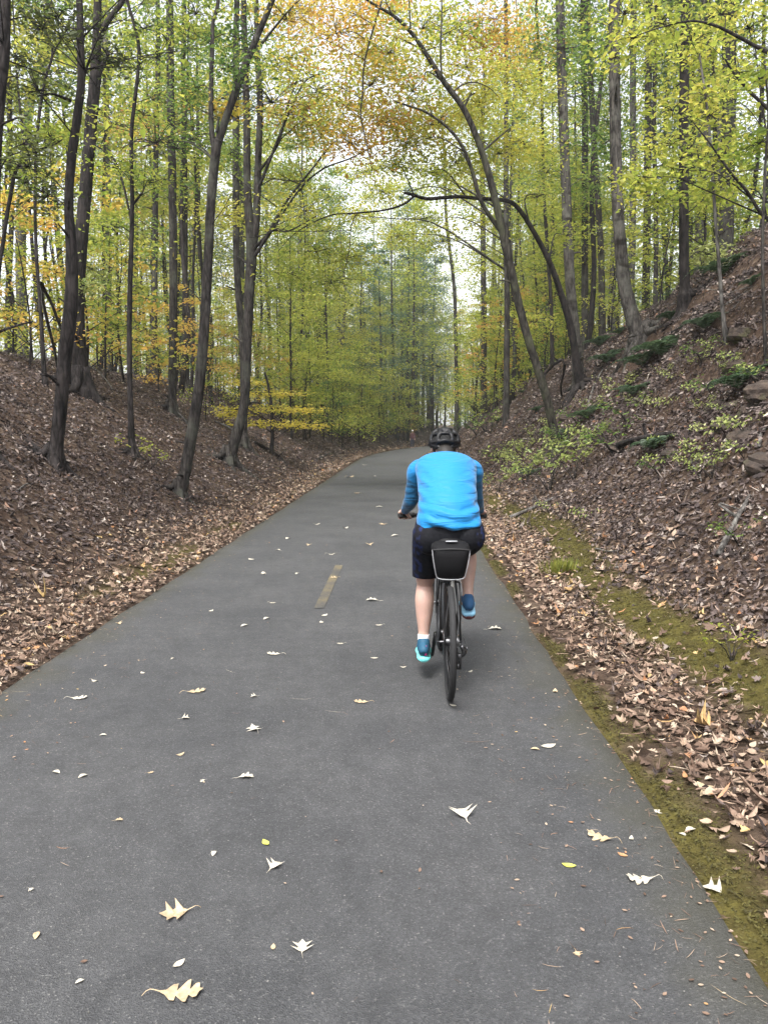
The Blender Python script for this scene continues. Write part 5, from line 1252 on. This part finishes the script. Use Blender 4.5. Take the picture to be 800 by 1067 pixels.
for s, an in ((-1, -math.pi / 2 + cr), (1, math.pi / 2 + cr)):
    e = BB + [s * .082, .17 * math.cos(an), .17 * math.sin(an)]
    mb = MB(); mb.add(*tube([BB + [s * .062, 0, 0], e], [.014, .010], 8, 4)); mb.build('crank', M['black'], bike)
    mb = MB(); pc = e + np.array([s * .055, 0, 0]); pl.append(pc)
    mb.add(*tube([e, pc], [.008, .008], 7, 3))
    for dy in (-.038, .038): mb.add(*tube([pc + [-.042, dy, 0], pc + [.042, dy, 0]], [.008, .008], 6, 3))
    for dx in (-.042, 0, .042): mb.add(*tube([pc + [dx, -.038, 0], pc + [dx, .038, 0]], [.007, .007], 6, 3))
    mb.build('pedal', M['black'], bike)
mb = MB()                                        # chain, with jockey wheels in the derailleur cage
ch = [[.046, .44, .285 + .088], [.044, .22, .375], [.042, 0, RW + .045]]; mb.add(*tube(ch, [.0045] * 3, 5, 8))
mb.add(*tube([[.042, -.04, RW - .02], [.046, .0, RW - .075], [.05, .035, RW - .155], [.046, .2, .22], [.046, .44, .285 - .088]], [.0045] * 5, 5, 14)); mb.build('chain', M['steel'], bike)
mb = MB(); mb.add(*tube([[.068, -.005, RW - .02], [.088, .0, RW - .06], [.074, .01, RW - .09]], [.012, .016, .010], 8, 8))
for z, y in ((-.09, .008), (-.155, .03)): mb.add(*disc((.055, y, RW + z), .024, .008, 16))
mb.add(*tube([[.064, .006, RW - .075], [.064, .034, RW - .175]], [.010, .010], 6, 3)); mb.add(*tube([[.047, .006, RW - .075], [.047, .034, RW - .175]], [.007, .007], 6, 3))
mb.add(*tube([[.09, 0, RW - .05], [.10, -.04, RW - .03], [.085, .05, RW + .02]], [.003, .003, .003], 5, 9)); mb.build('derailleur', M['steel'], bike)
mb = MB(); mb.add(*tube([[-.055, .06, RW - .05], [-.062, .05, RW + .0], [-.06, .03, RW + .05]], [.014, .02, .012], 8, 8)); mb.build('brake_caliper', M['steel'], bike)
mb = MB(); v, f = loft([[.012, -.035, .715], [.012, -.03, .688], [.012, -.028, .675]], [.009, .011, .009], [.008, .009, .008], n=12); mb.add(v, f); mb.build('rear_light', M['lamp'], bike)

# ------------------------------------------------------------------ saddle bag
M['bag'] = plain('black_bag_cloth', (.006, .006, .007), .85, spec=.2, scale=120, bump=.002)
M['piping'] = plain('grey_reflective_piping', (.26, .265, .28), .4)
bag = empty('saddle_bag', (BIKE[0], BIKE[1], BIKE[2])); tag(bag, 'black wedge saddle bag with grey piping hung under the saddle', 'bag')
def super_loft(mb, zs, hw, y0, y1, p=4.0, n=36):
    """rounded rectangular sections stacked in height"""
    rows = []
    for z, w, a, b in zip(zs, hw, y0, y1):
        t = np.linspace(0, 2 * np.pi, n, endpoint=False); c, s = np.cos(t), np.sin(t)
        x = w * np.sign(c) * np.abs(c) ** (2 / p); y = (a + b) / 2 + (b - a) / 2 * np.sign(s) * np.abs(s) ** (2 / p)
        rows.append(np.stack([x, y, np.full(n, z)], -1))
    k = len(rows); i = np.arange(k - 1)[:, None] * n; j = np.arange(n)[None]; j2 = (j + 1) % n
    F = np.stack([i + j, i + j2, i + n + j2, i + n + j], -1).reshape(-1, 4); jj = np.arange(n)
    V = np.concatenate([np.concatenate(rows), [rows[0].mean(0)], [rows[-1].mean(0)]])
    mb.add(V, [F, np.concatenate([np.stack([np.full(n, k * n), (jj + 1) % n, jj], -1), np.stack([np.full(n, k * n + 1), (k - 1) * n + jj, (k - 1) * n + (jj + 1) % n], -1)])])
    return rows
mb = MB()
bz = [.722, .726, .74, .80, .87, .905, .925, .94, .946]; bw = [.05, .075, .085, .096, .108, .112, .108, .085, .05]
by0 = [.0, -.03, -.05, -.085, -.10, -.10, -.085, -.05, 0]; by1 = [.14, .17, .175, .18, .185, .185, .18, .16, .13]
super_loft(mb, bz, bw, by0, by1); mb.build('bag_body', M['bag'], bag)
mb = MB()
arc = [[-.108, -.066, .905], [-.104, -.068, .86], [-.094, -.064, .80], [-.083, -.046, .748], [-.07, -.042, .733], [-.03, -.052, .729], [.03, -.052, .729], [.07, -.042, .733], [.083, -.046, .748], [.094, -.064, .80], [.104, -.068, .86], [.108, -.066, .905]]
mb.add(*tube(arc, [.0032] * len(arc), 8, 60)); mb.build('piping', M['piping'], bag)
mb = MB(); zz = [[-.107, -.074, .905], [-.06, -.094, .912], [0, -.1, .915], [.06, -.094, .912], [.107, -.074, .905]]
mb.add(*tube(zz, [.005] * 5, 8, 24)); mb.build('zip', M['rubber'], bag)
mb = MB(); mb.add(*loft([[-.03, -.045, .952], [.0, -.05, .9535], [.035, -.045, .953]], [.014, .018, .014], [.003, .004, .003], side=(0, 1, 0), n=10)); mb.build('top_label', M['piping'], bag)

# ------------------------------------------------------------------ rider
def skinmat(name, col):
    m, nt, b = newmat(name); L = nt.links
    tc = nd(nt, 'ShaderNodeTexCoord'); nz = nd(nt, 'ShaderNodeTexNoise', Scale=14.0, Detail=4); L.new(tc.outputs['Object'], nz.inputs['Vector'])
    r = ramp(nt, [(.3, tuple(c * .88 for c in col)), (.7, (col[0] * 1.06, col[1] * 1.03, col[2] * 1.02))]); L.new(nz.outputs['Fac'], r.inputs['Fac']); L.new(r.outputs[0], b.inputs['Base Color'])
    b.inputs['Roughness'].default_value = .55; b.inputs['Subsurface Weight'].default_value = .12; b.inputs['Subsurface Radius'].default_value = (.012, .004, .002)
    return m
M['skin'] = skinmat('skin', (.47, .31, .255))
def shirt_mat(name, col, dark):
    m, nt, b = newmat(name); L = nt.links
    tc = nd(nt, 'ShaderNodeTexCoord'); mp = nd(nt, 'ShaderNodeMapping'); mp.inputs['Scale'].default_value = (2.2, 2.2, 11.0); mp.inputs['Rotation'].default_value = (0, rad(9), 0)
    L.new(tc.outputs['Object'], mp.inputs['Vector'])
    n1 = nd(nt, 'ShaderNodeTexNoise', Scale=1.7, Detail=3, Distortion=.9); L.new(mp.outputs[0], n1.inputs['Vector'])
    n2 = nd(nt, 'ShaderNodeTexNoise', Scale=350.0, Detail=2); L.new(tc.outputs['Object'], n2.inputs['Vector'])
    r = ramp(nt, [(.3, dark), (.7, col)]); L.new(n2.outputs['Fac'], r.inputs['Fac']); L.new(r.outputs[0], b.inputs['Base Color'])
    b.inputs['Roughness'].default_value = .6; b.inputs['Specular IOR Level'].default_value = .3; b.inputs['Sheen Weight'].default_value = .15
    bp = nd(nt, 'ShaderNodeBump', Strength=.75, Distance=.03); L.new(n1.outputs['Fac'], bp.inputs['Height']); L.new(bp.outputs[0], b.inputs['Normal'])
    return m
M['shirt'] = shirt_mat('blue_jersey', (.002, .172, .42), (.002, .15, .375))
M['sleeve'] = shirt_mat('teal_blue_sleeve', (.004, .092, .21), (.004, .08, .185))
M['navy'] = plain('dark_navy_collar', (.012, .016, .032), .7)
def shorts_mat():
    m, nt, b = newmat('shorts'); L = nt.links
    tc = nd(nt, 'ShaderNodeTexCoord'); sp = nd(nt, 'ShaderNodeSeparateXYZ'); L.new(tc.outputs['Object'], sp.inputs[0])
    v = nd(nt, 'ShaderNodeTexNoise', Scale=26.0, Detail=3); L.new(tc.outputs['Object'], v.inputs['Vector'])
    pr = ramp(nt, [(.5, (.006, .006, .010)), (.58, (.010, .017, .058))]); L.new(v.outputs['Fac'], pr.inputs['Fac'])
    ax = nd(nt, 'ShaderNodeMath', operation='ABSOLUTE'); L.new(sp.outputs[0], ax.inputs[0])
    sd = ramp(nt, [(.155, (0, 0, 0)), (.165, (1, 1, 1))]); L.new(ax.outputs[0], sd.inputs['Fac'])
    x = nd(nt, 'ShaderNodeMix', data_type='RGBA'); L.new(sd.outputs[0], x.inputs[0]); x.inputs[6].default_value = (.005, .0055, .008, 1); L.new(pr.outputs[0], x.inputs[7])
    L.new(x.outputs[2], b.inputs['Base Color']); b.inputs['Roughness'].default_value = .8; b.inputs['Specular IOR Level'].default_value = .2
    n2 = nd(nt, 'ShaderNodeTexNoise', Scale=9.0, Detail=3); L.new(tc.outputs['Object'], n2.inputs['Vector']); bp = nd(nt, 'ShaderNodeBump', Strength=.6, Distance=.03); L.new(n2.outputs['Fac'], bp.inputs['Height']); L.new(bp.outputs[0], b.inputs['Normal'])
    return m
M['shorts'] = shorts_mat()
M['hair'] = plain('dark_brown_hair', (.011, .008, .006), .6, scale=200, bump=.003)
M['helmet'] = plain('black_helmet_shell', (.006, .006, .007), .5, spec=.3)
M['foam'] = plain('helmet_vent_foam', (.004, .004, .004), .9)
M['shoe'] = plain('deep_teal_shoe', (.010, .07, .13), .7, scale=90, bump=.002)
M['shoe2'] = plain('blue_shoe', (.012, .07, .17), .7, scale=90, bump=.002)
M['sole'] = plain('aqua_sole', (.16, .60, .60), .5)
M['sole2'] = plain('pale_blue_sole', (.25, .50, .68), .5)
M['tread'] = plain('dark_maroon_tread', (.06, .012, .014), .7)
M['pink'] = plain('pink_heel_tab', (.45, .05, .20), .6)
M['sock'] = plain('white_sock', (.72, .70, .72), .85, scale=120, bump=.002)

rider = empty('person', BIKE); tag(rider, 'rider in a bright blue shirt, dark shorts and black helmet on the bicycle', 'person')
hipL, kneeL, ankL = np.array([-.105, .21, .965]), np.array([-.135, .44, .615]), np.array([-.143, .375, .225])
hipR, kneeR, ankR = np.array([.105, .21, .965]), np.array([.145, .60, .83]), np.array([.140, .385, .525])
lp, rp = pl
shL, elL, wrL = np.array([-.180, .61, 1.335]), np.array([-.218, .70, 1.13]), np.array([-.262, .865, 1.035])
shR, elR, wrR = np.array([.180, .61, 1.335]), np.array([.212, .72, 1.14]), np.array([.258, .865, 1.035])
hd = np.array([0, .765, 1.490])
B = MB()
def hand(s, wr):
    """palm on the grip, four fingers wrapped round it, thumb under from the side"""
    g0 = np.array([s * .27, .912, 1.0])
    B.add(*loft([wr, (wr + g0) / 2 + [0, 0, .018], g0 + [0, -.012, .022], g0 + [0, .008, .024]], [.026, .034, .042, .036], [.021, .017, .015, .012], side=(1, -.45 * s, 0), n=14))
    ax = np.array([s * .105, -.048, 0]) / .1155
    for i, (o, l) in enumerate([(-.036, 1.0), (-.013, 1.08), (.011, 1.0), (.033, .82)]):
        c = g0 + ax * o
        P = [c + [0, .0, .024], c + [0, .024 * l, .019], c + [0, .031 * l, .0], c + [0, .022 * l, -.021], c + [0, .002, -.026 * l]]
        B.add(*tube(P, [.0105, .0098, .0092, .0086, .0065], 8, 16))
    t0 = g0 - ax * .03; B.add(*tube([wr + (g0 - wr) * .35 - ax * .018, t0 + [0, -.024, .004], t0 - ax * .016 + [0, -.02, -.014], t0 - ax * .026 + [0, .002, -.024]], [.014, .0135, .011, .008], 8, 14))
def leg(h, k, a, s):
    m = (h + k) / 2; d = a - k; out = np.array([s, 0, 0])
    back = np.cross(d / np.linalg.norm(d), [1, 0, 0]); back = back if back[1] < 0 else -back
    B.add(*limbtube([h + (h - k) * .08, h, m, k - (k - h) * .12, k], [.07, .088, .078, .062, .055], 18))
    B.add(*limbtube([k - (a - k) * .04, k + d * .08, k + d * .28 + back * .018, k + d * .5 + back * .012, k + d * .8, a], [.048, .054, .0615, .054, .036, .034], 18))
def foot_b(a, p, yaw=0.0):
    ball_ = p + np.array([0, .01, .032]); f = ball_ - a; f = f / np.linalg.norm(f)
    heel = a + np.array([0, -.055, -.075]) if abs(a[2] - p[2]) < .3 else a
    B.add(*loft([a + [0, -.05, -.06], a + [0, -.01, -.05], (a + ball_) / 2 + [0, .01, -.015], ball_, ball_ + [0, .075, -.004]], [.022, .032, .036, .042, .022], [.02, .034, .03, .02, .01], n=14))
leg(hipL, kneeL, ankL, -1); leg(hipR, kneeR, ankR, 1); foot_b(ankL, lp); foot_b(ankR, rp)
pel = [[0, .19, .925], [0, .205, .99], [0, .26, 1.08], [0, .36, 1.185], [0, .48, 1.29], [0, .58, 1.365], [0, .635, 1.41]]
B.add(*loft(pel, [.15, .19, .18, .17, .175, .17, .09], [.10, .135, .13, .125, .12, .10, .06], n=28))
for s in (-1, 1): B.add(*ball([s * .095, .165, .965], .098, .10, .10))
B.add(*limbtube([[0, .61, 1.385], [0, .66, 1.425], [0, .705, 1.475], hd + [0, -.02, -.02]], [.085, .062, .058, .06], 16))
for sh, el, wr in ((shL, elL, wrL), (shR, elR, wrR)):
    c = np.array([np.sign(sh[0]) * .10, .60, 1.355])
    B.add(*limbtube([c, sh, sh * .5 + el * .5, el], [.064, .052, .043, .037], 16)); B.add(*limbtube([el, el * .6 + wr * .4, wr], [.037, .035, .026], 14))
    hand(np.sign(sh[0]), wr)
# head with a face looking ahead
B.add(*ball(hd + [0, -.012, .022], .076, .098, .095, 24)); B.add(*ball(hd + [0, .022, -.04], .060, .070, .075, 24)); B.add(*ball(hd + [0, .06, -.088], .028, .024, .022))
B.add(*tube([hd + [0, .085, .02], hd + [0, .105, -.012], hd + [0, .112, -.03], hd + [0, .09, -.036]], [.009, .011, .014, .010], 8, 12))
for s in (-1, 1):
    B.add(*ball(hd + [s * .078, .0, -.012], .010, .022, .034)); B.add(*ball(hd + [s * .032, .075, .026], .024, .014, .010))
B.add(*ball(hd + [0, .082, -.058], .026, .012, .006)); B.add(*ball(hd + [0, .081, -.068], .022, .012, .007))
body = fuse(B, 'body', M['skin'], rider, .0052, 3)
for s in (-1, 1):
    mb = MB(); mb.add(*ball(hd + [s * .032, .082, .008], .012, .010, .010)); mb.build('eye', plain('eye', (.5, .48, .45), .2) if s < 0 else bpy.data.materials['eye'], rider)

# clothes
def trim(bm, test, co, no):
    g = [f for f in bm.faces if test(f.calc_center_median())]
    vs_ = {v for f in g for v in f.verts}; es = {e for f in g for e in f.edges}
    bmesh.ops.bisect_plane(bm, geom=list(vs_) + list(es) + g, plane_co=co, plane_no=no, clear_outer=True)
S = MB()
S.add(*loft([[0, .15, .985], [0, .165, 1.03], [0, .235, 1.11], [0, .345, 1.21], [0, .46, 1.30], [0, .565, 1.365], [0, .62, 1.39], [0, .645, 1.40]], [.186, .196, .186, .182, .192, .195, .155, .09], [.128, .150, .148, .140, .128, .100, .065, .04], n=36, m=40))
for sh, el, wr in ((shL, elL, wrL), (shR, elR, wrR)):
    s = np.sign(sh[0]); d = wr - el
    S.add(*limbtube([[s * .07, .585, 1.335], sh + [s * -.004, -.006, -.004], sh * .6 + el * .4, el], [.082, .069, .059, .051], 20))
    S.add(*ball(el, .051, .051, .051)); S.add(*limbtube([el, el + d * .35, el + d * .7, wr - d * .02], [.051, .046, .038, .032], 18))
# folds across the lower back
def folds(me, k=1.0):
    n = len(me.vertices); co = np.empty(n * 3); me.vertices.foreach_get('co', co); co = co.reshape(-1, 3)
    no = np.empty(n * 3); me.vertices.foreach_get('normal', no); no = no.reshape(-1, 3)
    ph = co[:, 2] * 95 + 2.2 * np.sin(co[:, 0] * 13 + 1) + 5 * fbm(co[:, 0] * 5 + 3, co[:, 2] * 6 + 9, 3)
    amp = .0055 * sstep(1.38, 1.12, co[:, 2]) * (.3 + sstep(.42, .62, fbm(co[:, 0] * 7 + 11, co[:, 2] * 9 + 2, 2)))
    dg_ = .004 * np.sin((co[:, 0] * .8 + co[:, 2]) * 70 + 4 * fbm(co[:, 0] * 6, co[:, 2] * 6, 2)) * sstep(.05, .17, np.abs(co[:, 0])) * sstep(1.40, 1.25, co[:, 2])
    hem = .006 * sstep(1.07, 1.01, co[:, 2]) * np.sin(co[:, 0] * 40 + 3 * vnoise(co[:, 0] * 9, co[:, 1] * 9))
    co = co + no * ((np.sin(ph) * amp + dg_ + hem) * k * (1 - .8 * sstep(.165, .19, np.abs(co[:, 0]))))[:, None]
    me.vertices.foreach_set('co', co.astype(np.float32).ravel()); me.update()
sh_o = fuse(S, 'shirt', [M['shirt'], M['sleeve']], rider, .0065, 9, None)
bm = bmesh.new(); bm.from_mesh(sh_o.data); trim(bm, lambda c: c.y < .42 and abs(c.x) < .23, (0, .17, 1.012), (-.03, .50, -.866)); bm.to_mesh(sh_o.data); bm.free(); folds(sh_o.data)
def seg_t(c, a, b):
    t = np.clip(((c - a) @ (b - a)) / ((b - a) @ (b - a)), 0, 1); return t, np.linalg.norm(c - a - t[:, None] * (b - a), axis=1)
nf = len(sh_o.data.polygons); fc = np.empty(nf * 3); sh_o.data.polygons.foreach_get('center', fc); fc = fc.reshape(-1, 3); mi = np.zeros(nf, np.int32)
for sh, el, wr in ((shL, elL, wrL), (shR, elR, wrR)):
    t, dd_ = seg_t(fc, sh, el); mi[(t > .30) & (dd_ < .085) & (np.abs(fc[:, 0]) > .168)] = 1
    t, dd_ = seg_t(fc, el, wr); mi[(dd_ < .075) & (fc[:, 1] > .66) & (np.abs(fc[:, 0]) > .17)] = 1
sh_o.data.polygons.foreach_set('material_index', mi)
S = MB(); S.add(*tube([[-.15, .585, 1.385], [-.11, .58, 1.405], [-.06, .575, 1.42], [0, .572, 1.425], [.06, .575, 1.42], [.11, .58, 1.405], [.15, .585, 1.385]], [.010, .018, .024, .026, .024, .018, .010], 12, 36)); S.build('collar', M['navy'], rider)
S = MB()
S.add(*loft([[0, .165, .87], [0, .17, .93], [0, .185, 1.0], [0, .225, 1.075], [0, .26, 1.11]], [.12, .212, .208, .188, .16], [.09, .125, .142, .135, .10], n=32, m=26))
for s in (-1, 1): S.add(*ball([s * .108, .150, .955], .112, .112, .115))
S.add(*limbtube([hipL + [-.004, 0, .01], hipL * .72 + kneeL * .28, hipL * .35 + kneeL * .65, hipL * .06 + kneeL * .94, kneeL + [0, .012, -.03]], [.11, .108, .094, .084, .080], 22))
S.add(*limbtube([hipR + [.006, 0, .01], hipR * .72 + kneeR * .28, hipR * .35 + kneeR * .65, hipR * .05 + kneeR * .95], [.112, .108, .095, .080], 22))
kd = kneeL - hipL; kd = kd / np.linalg.norm(kd)
so_ = fuse(S, 'shorts', M['shorts'], rider, .0065, 5, None)
# hem of each leg cut square
bm = bmesh.new(); bm.from_mesh(so_.data)
trim(bm, lambda c: c.x < -.01 and c.z < .80, (-.13, .43, .668), (0, .05, -1))
trim(bm, lambda c: c.x > .03 and c.y > .44, tuple(hipR * .07 + kneeR * .93), tuple((kneeR - hipR) / np.linalg.norm(kneeR - hipR)))
bm.to_mesh(so_.data); bm.free()
# hair showing under the helmet
S = MB(); S.add(*ball(hd + [0, -.022, .0], .082, .098, .088, 22)); S.add(*ball(hd + [0, -.055, -.055], .055, .042, .05)); S.add(*ball(hd + [-.03, -.052, -.085], .024, .024, .03)); S.add(*ball(hd + [.03, -.052, -.08], .026, .024, .03)); S.add(*ball(hd + [0, -.118, -.072], .060, .044, .052)); S.add(*limbtube([[0, .69, 1.458], [0, .630, 1.440], [0, .580, 1.418]], [.056, .056, .042], 14)); fuse(S, 'hair', M['hair'], rider, .006, 2, [((0, hd[1] + .045, 0), (0, 1, 0))])
# helmet: a shell of ribs over dark vents
hc = hd + np.array([0, -.006, .025])
S = MB(); S.add(*ball(hc, .095, .128, .088, 30)); he = fuse(S, 'helmet', M['foam'], rider, .006, 1, [((0, 0, hc[2] - .045), (0, -.22, -1))])
S = MB()
def onhelm(az, el, k=1.0):
    return hc + k * np.array([.099 * math.cos(el) * math.sin(az), -.133 * math.cos(el) * math.cos(az), .093 * math.sin(el)])
for az in (-.42, .42): S.add(*tube([onhelm(az * (1 + .3 * (1 - math.sin(e))), e) for e in np.linspace(-.30, 2.2, 9)], [.011, .013, .014, .014, .014, .014, .013, .012, .01], 8, 30))
for az in (-1.15, 1.15): S.add(*tube([onhelm(az, e) for e in np.linspace(-.42, 1.25, 6)], [.014, .017, .017, .016, .014, .010], 8, 24))
S.add(*tube([onhelm(a, -.30 - .12 * math.cos(a * 2)) for a in np.linspace(-2.6, 2.6, 21)], [.015] * 21, 8, 60))
S.add(*tube([onhelm(a, .12 - .14 * abs(math.sin(a * 1.5))) for a in np.linspace(-1.15, 1.15, 11)], [.014] * 11, 8, 40))
S.add(*tube([onhelm(a, .62 + .06 * math.cos(a * 3)) for a in np.linspace(-1.25, 1.25, 11)], [.012] * 11, 8, 40))
S.add(*tube([onhelm(a, 1.05) for a in np.linspace(-1.6, 1.6, 9)], [.013] * 9, 8, 30)); S.add(*ball(hc + [0, 0, .066], .062, .085, .030))
o = fuse(S, 'helmet_shell', M['helmet'], he, .005, 2); o.parent = he
S = MB(); S.add(*tube([hd + [-.075, -.035, -.06], hd + [-.045, -.095, -.062], hd + [0, -.108, -.060], hd + [.045, -.095, -.062], hd + [.075, -.035, -.06]], [.006, .009, .013, .009, .006], 8, 24)); S.build('retention_strap', M['black'], he)
# shoes and socks
def shoe(a, p, up, sole, mark, tread):
    ro = empty('shoe'); ro.parent = rider
    zs = p[2] + .010; hz = zs + (0 if abs(a[2] - zs) < .16 else max(0, min(.03, a[2] - zs - .12)))
    if tread: hz = zs - .045                           # heel dropped below the pedal
    y0, y1 = a[1] - .082, p[1] + .105
    ys_ = np.array([0, .06, .2, .45, .7, .9, 1.0]); w = np.array([.024, .036, .041, .041, .050, .042, .018])
    yy = y0 + (y1 - y0) * ys_; zz = hz + (zs - hz) * np.clip(ys_ / .65, 0, 1); x = np.interp(ys_, [0, 1], [a[0], p[0]])
    h = np.array([.055, .088, .098, .075, .052, .038, .02])
    S = MB(); S.add(*loft(np.stack([x, yy, zz + .024 + h / 2], -1), w * .94, h / 2, n=20, m=30))
    S.add(*limbtube([[a[0], a[1] - .012, hz + .06], [a[0], a[1] - .006, hz + .112], [a[0], a[1], hz + .122]], [.042, .041, .038] if mark else [.038, .036, .030], 16)); fuse(S, 'upper', up, ro, .0055, 3)
    S = MB(); S.add(*loft(np.stack([x, yy - .004 * (ys_ < .1), zz + .018], -1), w * 1.10, np.full(7, .0175), n=20, m=30)); S.build('sole', sole, ro)
    if tread: S = MB(); S.add(*loft(np.stack([x, yy, zz + .0], -1), w * 1.04, np.full(7, .012), n=18, m=30)); S.build('outsole', M['tread'], ro)
    if mark: S = MB(); S.add(*loft([[a[0] + .012, y0 - .0005, hz + .045], [a[0] + .012, y0 - .004, hz + .075], [a[0] + .012, y0 + .008, hz + .105]], [.008, .009, .007], [.006, .006, .005], n=10)); S.build('heel_tab', M['pink'], ro)
    if not mark: return
    S = MB(); v = np.array([0, 0, 1.]); S.add(*limbtube([[a[0], a[1], hz + .09], [a[0], a[1] + .002, hz + .13], [a[0], a[1] + .004, hz + .158]], [.0385, .0385, .0385], 18)); S.build('sock', M['sock'] if mark else M['shoe2'], rider)
shoe(ankL, lp, M['shoe'], M['sole'], True, False)
shoe(ankR, rp, M['shoe2'], M['sole2'], False, True)

# ------------------------------------------------------------------ far walker on the path
p = np.array([float(cline(76)) - 2.15, 76.0, 0.0]); wk = empty('person', (p[0], p[1], road_z(p[0], p[1]))); tag(wk, 'tiny distant person in dark clothes and a white cap where the path bends', 'person')
B = MB()
for s in (-1, 1):
    B.add(*limbtube([[s * .09, 0, .92], [s * .10, .06 * s, .5], [s * .10, .14 * s - .03, .09], [s * .10, .14 * s - .01, .05]], [.085, .06, .04, .04], 12)); B.add(*loft([[s * .10, .14 * s + .06, .05], [s * .10, .14 * s - .02, .05], [s * .10, .14 * s - .17, .03]], [.03, .045, .03], [.03, .045, .02], n=10))
    B.add(*limbtube([[s * .17, 0, 1.42], [s * .23, -.05 * s, 1.15], [s * .22, -.12 * s - .08, .92], [s * .21, -.13 * s - .11, .84]], [.06, .045, .032, .03], 10))
    for k in range(4): B.add(*tube([[s * .21 + (k - 1.5) * .018, -.13 * s - .11, .85], [s * .21 + (k - 1.5) * .018, -.13 * s - .13, .79], [s * .21 + (k - 1.5) * .017, -.13 * s - .12, .75]], [.01, .009, .007], 6, 6))
B.add(*loft([[0, 0, .86], [0, 0, 1.0], [0, 0, 1.2], [0, .01, 1.42], [0, .01, 1.5]], [.15, .17, .15, .2, .07], [.1, .11, .10, .11, .06], n=18)); B.add(*limbtube([[0, 0, 1.46], [0, -.01, 1.58]], [.055, .055], 10)); B.add(*ball([0, -.02, 1.64], .075, .095, .115)); B.add(*tube([[0, -.11, 1.66], [0, -.13, 1.63]], [.012, .014], 6, 3))
fuse(B, 'body', M['skin'], wk, .02, 2)
S = MB(); S.add(*loft([[0, 0, .88], [0, 0, 1.0], [0, 0, 1.2], [0, .01, 1.42], [0, .01, 1.49]], [.17, .19, .175, .225, .09], [.12, .13, .12, .13, .08], n=18))
for s in (-1, 1): S.add(*limbtube([[s * .17, 0, 1.42], [s * .23, -.05 * s, 1.15], [s * .22, -.12 * s - .08, .93]], [.075, .06, .045], 10))
fuse(S, 'jacket', plain('dark_red_jacket', (.05, .012, .016), .8), wk, .02, 2)
S = MB()
for s in (-1, 1): S.add(*limbtube([[s * .09, 0, .95], [s * .10, .06 * s, .5], [s * .10, .14 * s - .03, .09]], [.105, .08, .06], 12))
fuse(S, 'trousers', M['navy'], wk, .02, 2)
S = MB(); S.add(*ball([0, -.01, 1.69], .09, .108, .085)); S.add(*loft([[0, -.08, 1.70], [0, -.17, 1.69]], [.07, .05], [.008, .006], n=10)); S.build('cap', M['sock'], wk)
# ------------------------------------------------------------------ light
SUN_EL, SUN_AZ = rad(58), rad(200)
w = bpy.data.worlds.new('World'); scene.world = w; w.use_nodes = True
nt = w.node_tree; L = nt.links; bg = nt.nodes['Background']
sky = nt.nodes.new('ShaderNodeTexSky'); sky.sky_type = 'NISHITA'; sky.sun_disc = False
sky.sun_elevation = SUN_EL; sky.sun_rotation = SUN_AZ; sky.air_density = 1.0; sky.dust_density = 4.0; sky.ozone_density = 1.0
hs = nd(nt, 'ShaderNodeHueSaturation', Saturation=.22, Value=1.0)                   # a closed, whitish sky
L.new(sky.outputs['Color'], hs.inputs['Color']); L.new(hs.outputs['Color'], bg.inputs['Color'])
bg.inputs['Strength'].default_value = .15
sd = bpy.data.lights.new('sun', 'SUN'); so = bpy.data.objects.new('sun', sd); COL.objects.link(so)
sd.energy = 1.5; sd.angle = rad(18); sd.color = (1, .97, .92)
dv = Vector((math.sin(SUN_AZ) * math.cos(SUN_EL), math.cos(SUN_AZ) * math.cos(SUN_EL), math.sin(SUN_EL)))
so.rotation_euler = dv.to_track_quat('Z', 'Y').to_euler(); so.location = (0, 0, 40)
vs = scene.view_settings; vs.view_transform = 'Standard'; vs.look = 'None'; vs.gamma = 1; vs.use_curve_mapping = False
vs.exposure = 1.64
cy = scene.cycles
cy.max_bounces = 7; cy.diffuse_bounces = 4; cy.glossy_bounces = 2; cy.transmission_bounces = 4; cy.transparent_max_bounces = 4; cy.volume_bounces = 1
cy.caustics_reflective = False; cy.caustics_refractive = False; cy.sample_clamp_indirect = 6
cy.use_denoising = True
try: cy.denoiser = 'OPENIMAGEDENOISE'
except Exception: pass
cy.use_adaptive_sampling = True; cy.adaptive_threshold = .015

# ------------------------------------------------------------------ the moist air of the woods
HAZE = .0007
mb = MB(); x0, x1, y0, y1, z0, z1 = -1600, 1900, -620, 1700, -30, 60
mb.add([(x0, y0, z0), (x1, y0, z0), (x1, y1, z0), (x0, y1, z0), (x0, y0, z1), (x1, y0, z1), (x1, y1, z1), (x0, y1, z1)], np.array([(0, 3, 2, 1), (4, 5, 6, 7), (0, 1, 5, 4), (1, 2, 6, 5), (2, 3, 7, 6), (3, 0, 4, 7)]))
hm = bpy.data.materials.new('haze'); hm.use_nodes = True; hn = hm.node_tree; hn.nodes.remove(hn.nodes['Principled BSDF'])
pv = hn.nodes.new('ShaderNodeVolumePrincipled'); pv.inputs['Color'].default_value = (.93, .96, .97, 1); pv.inputs['Density'].default_value = HAZE; pv.inputs['Anisotropy'].default_value = .3
hn.links.new(pv.outputs[0], hn.nodes['Material Output'].inputs['Volume'])
tag(mb.build('haze', hm, smooth=False), 'thin pale haze in the air of the woods', 'haze', kind='stuff')
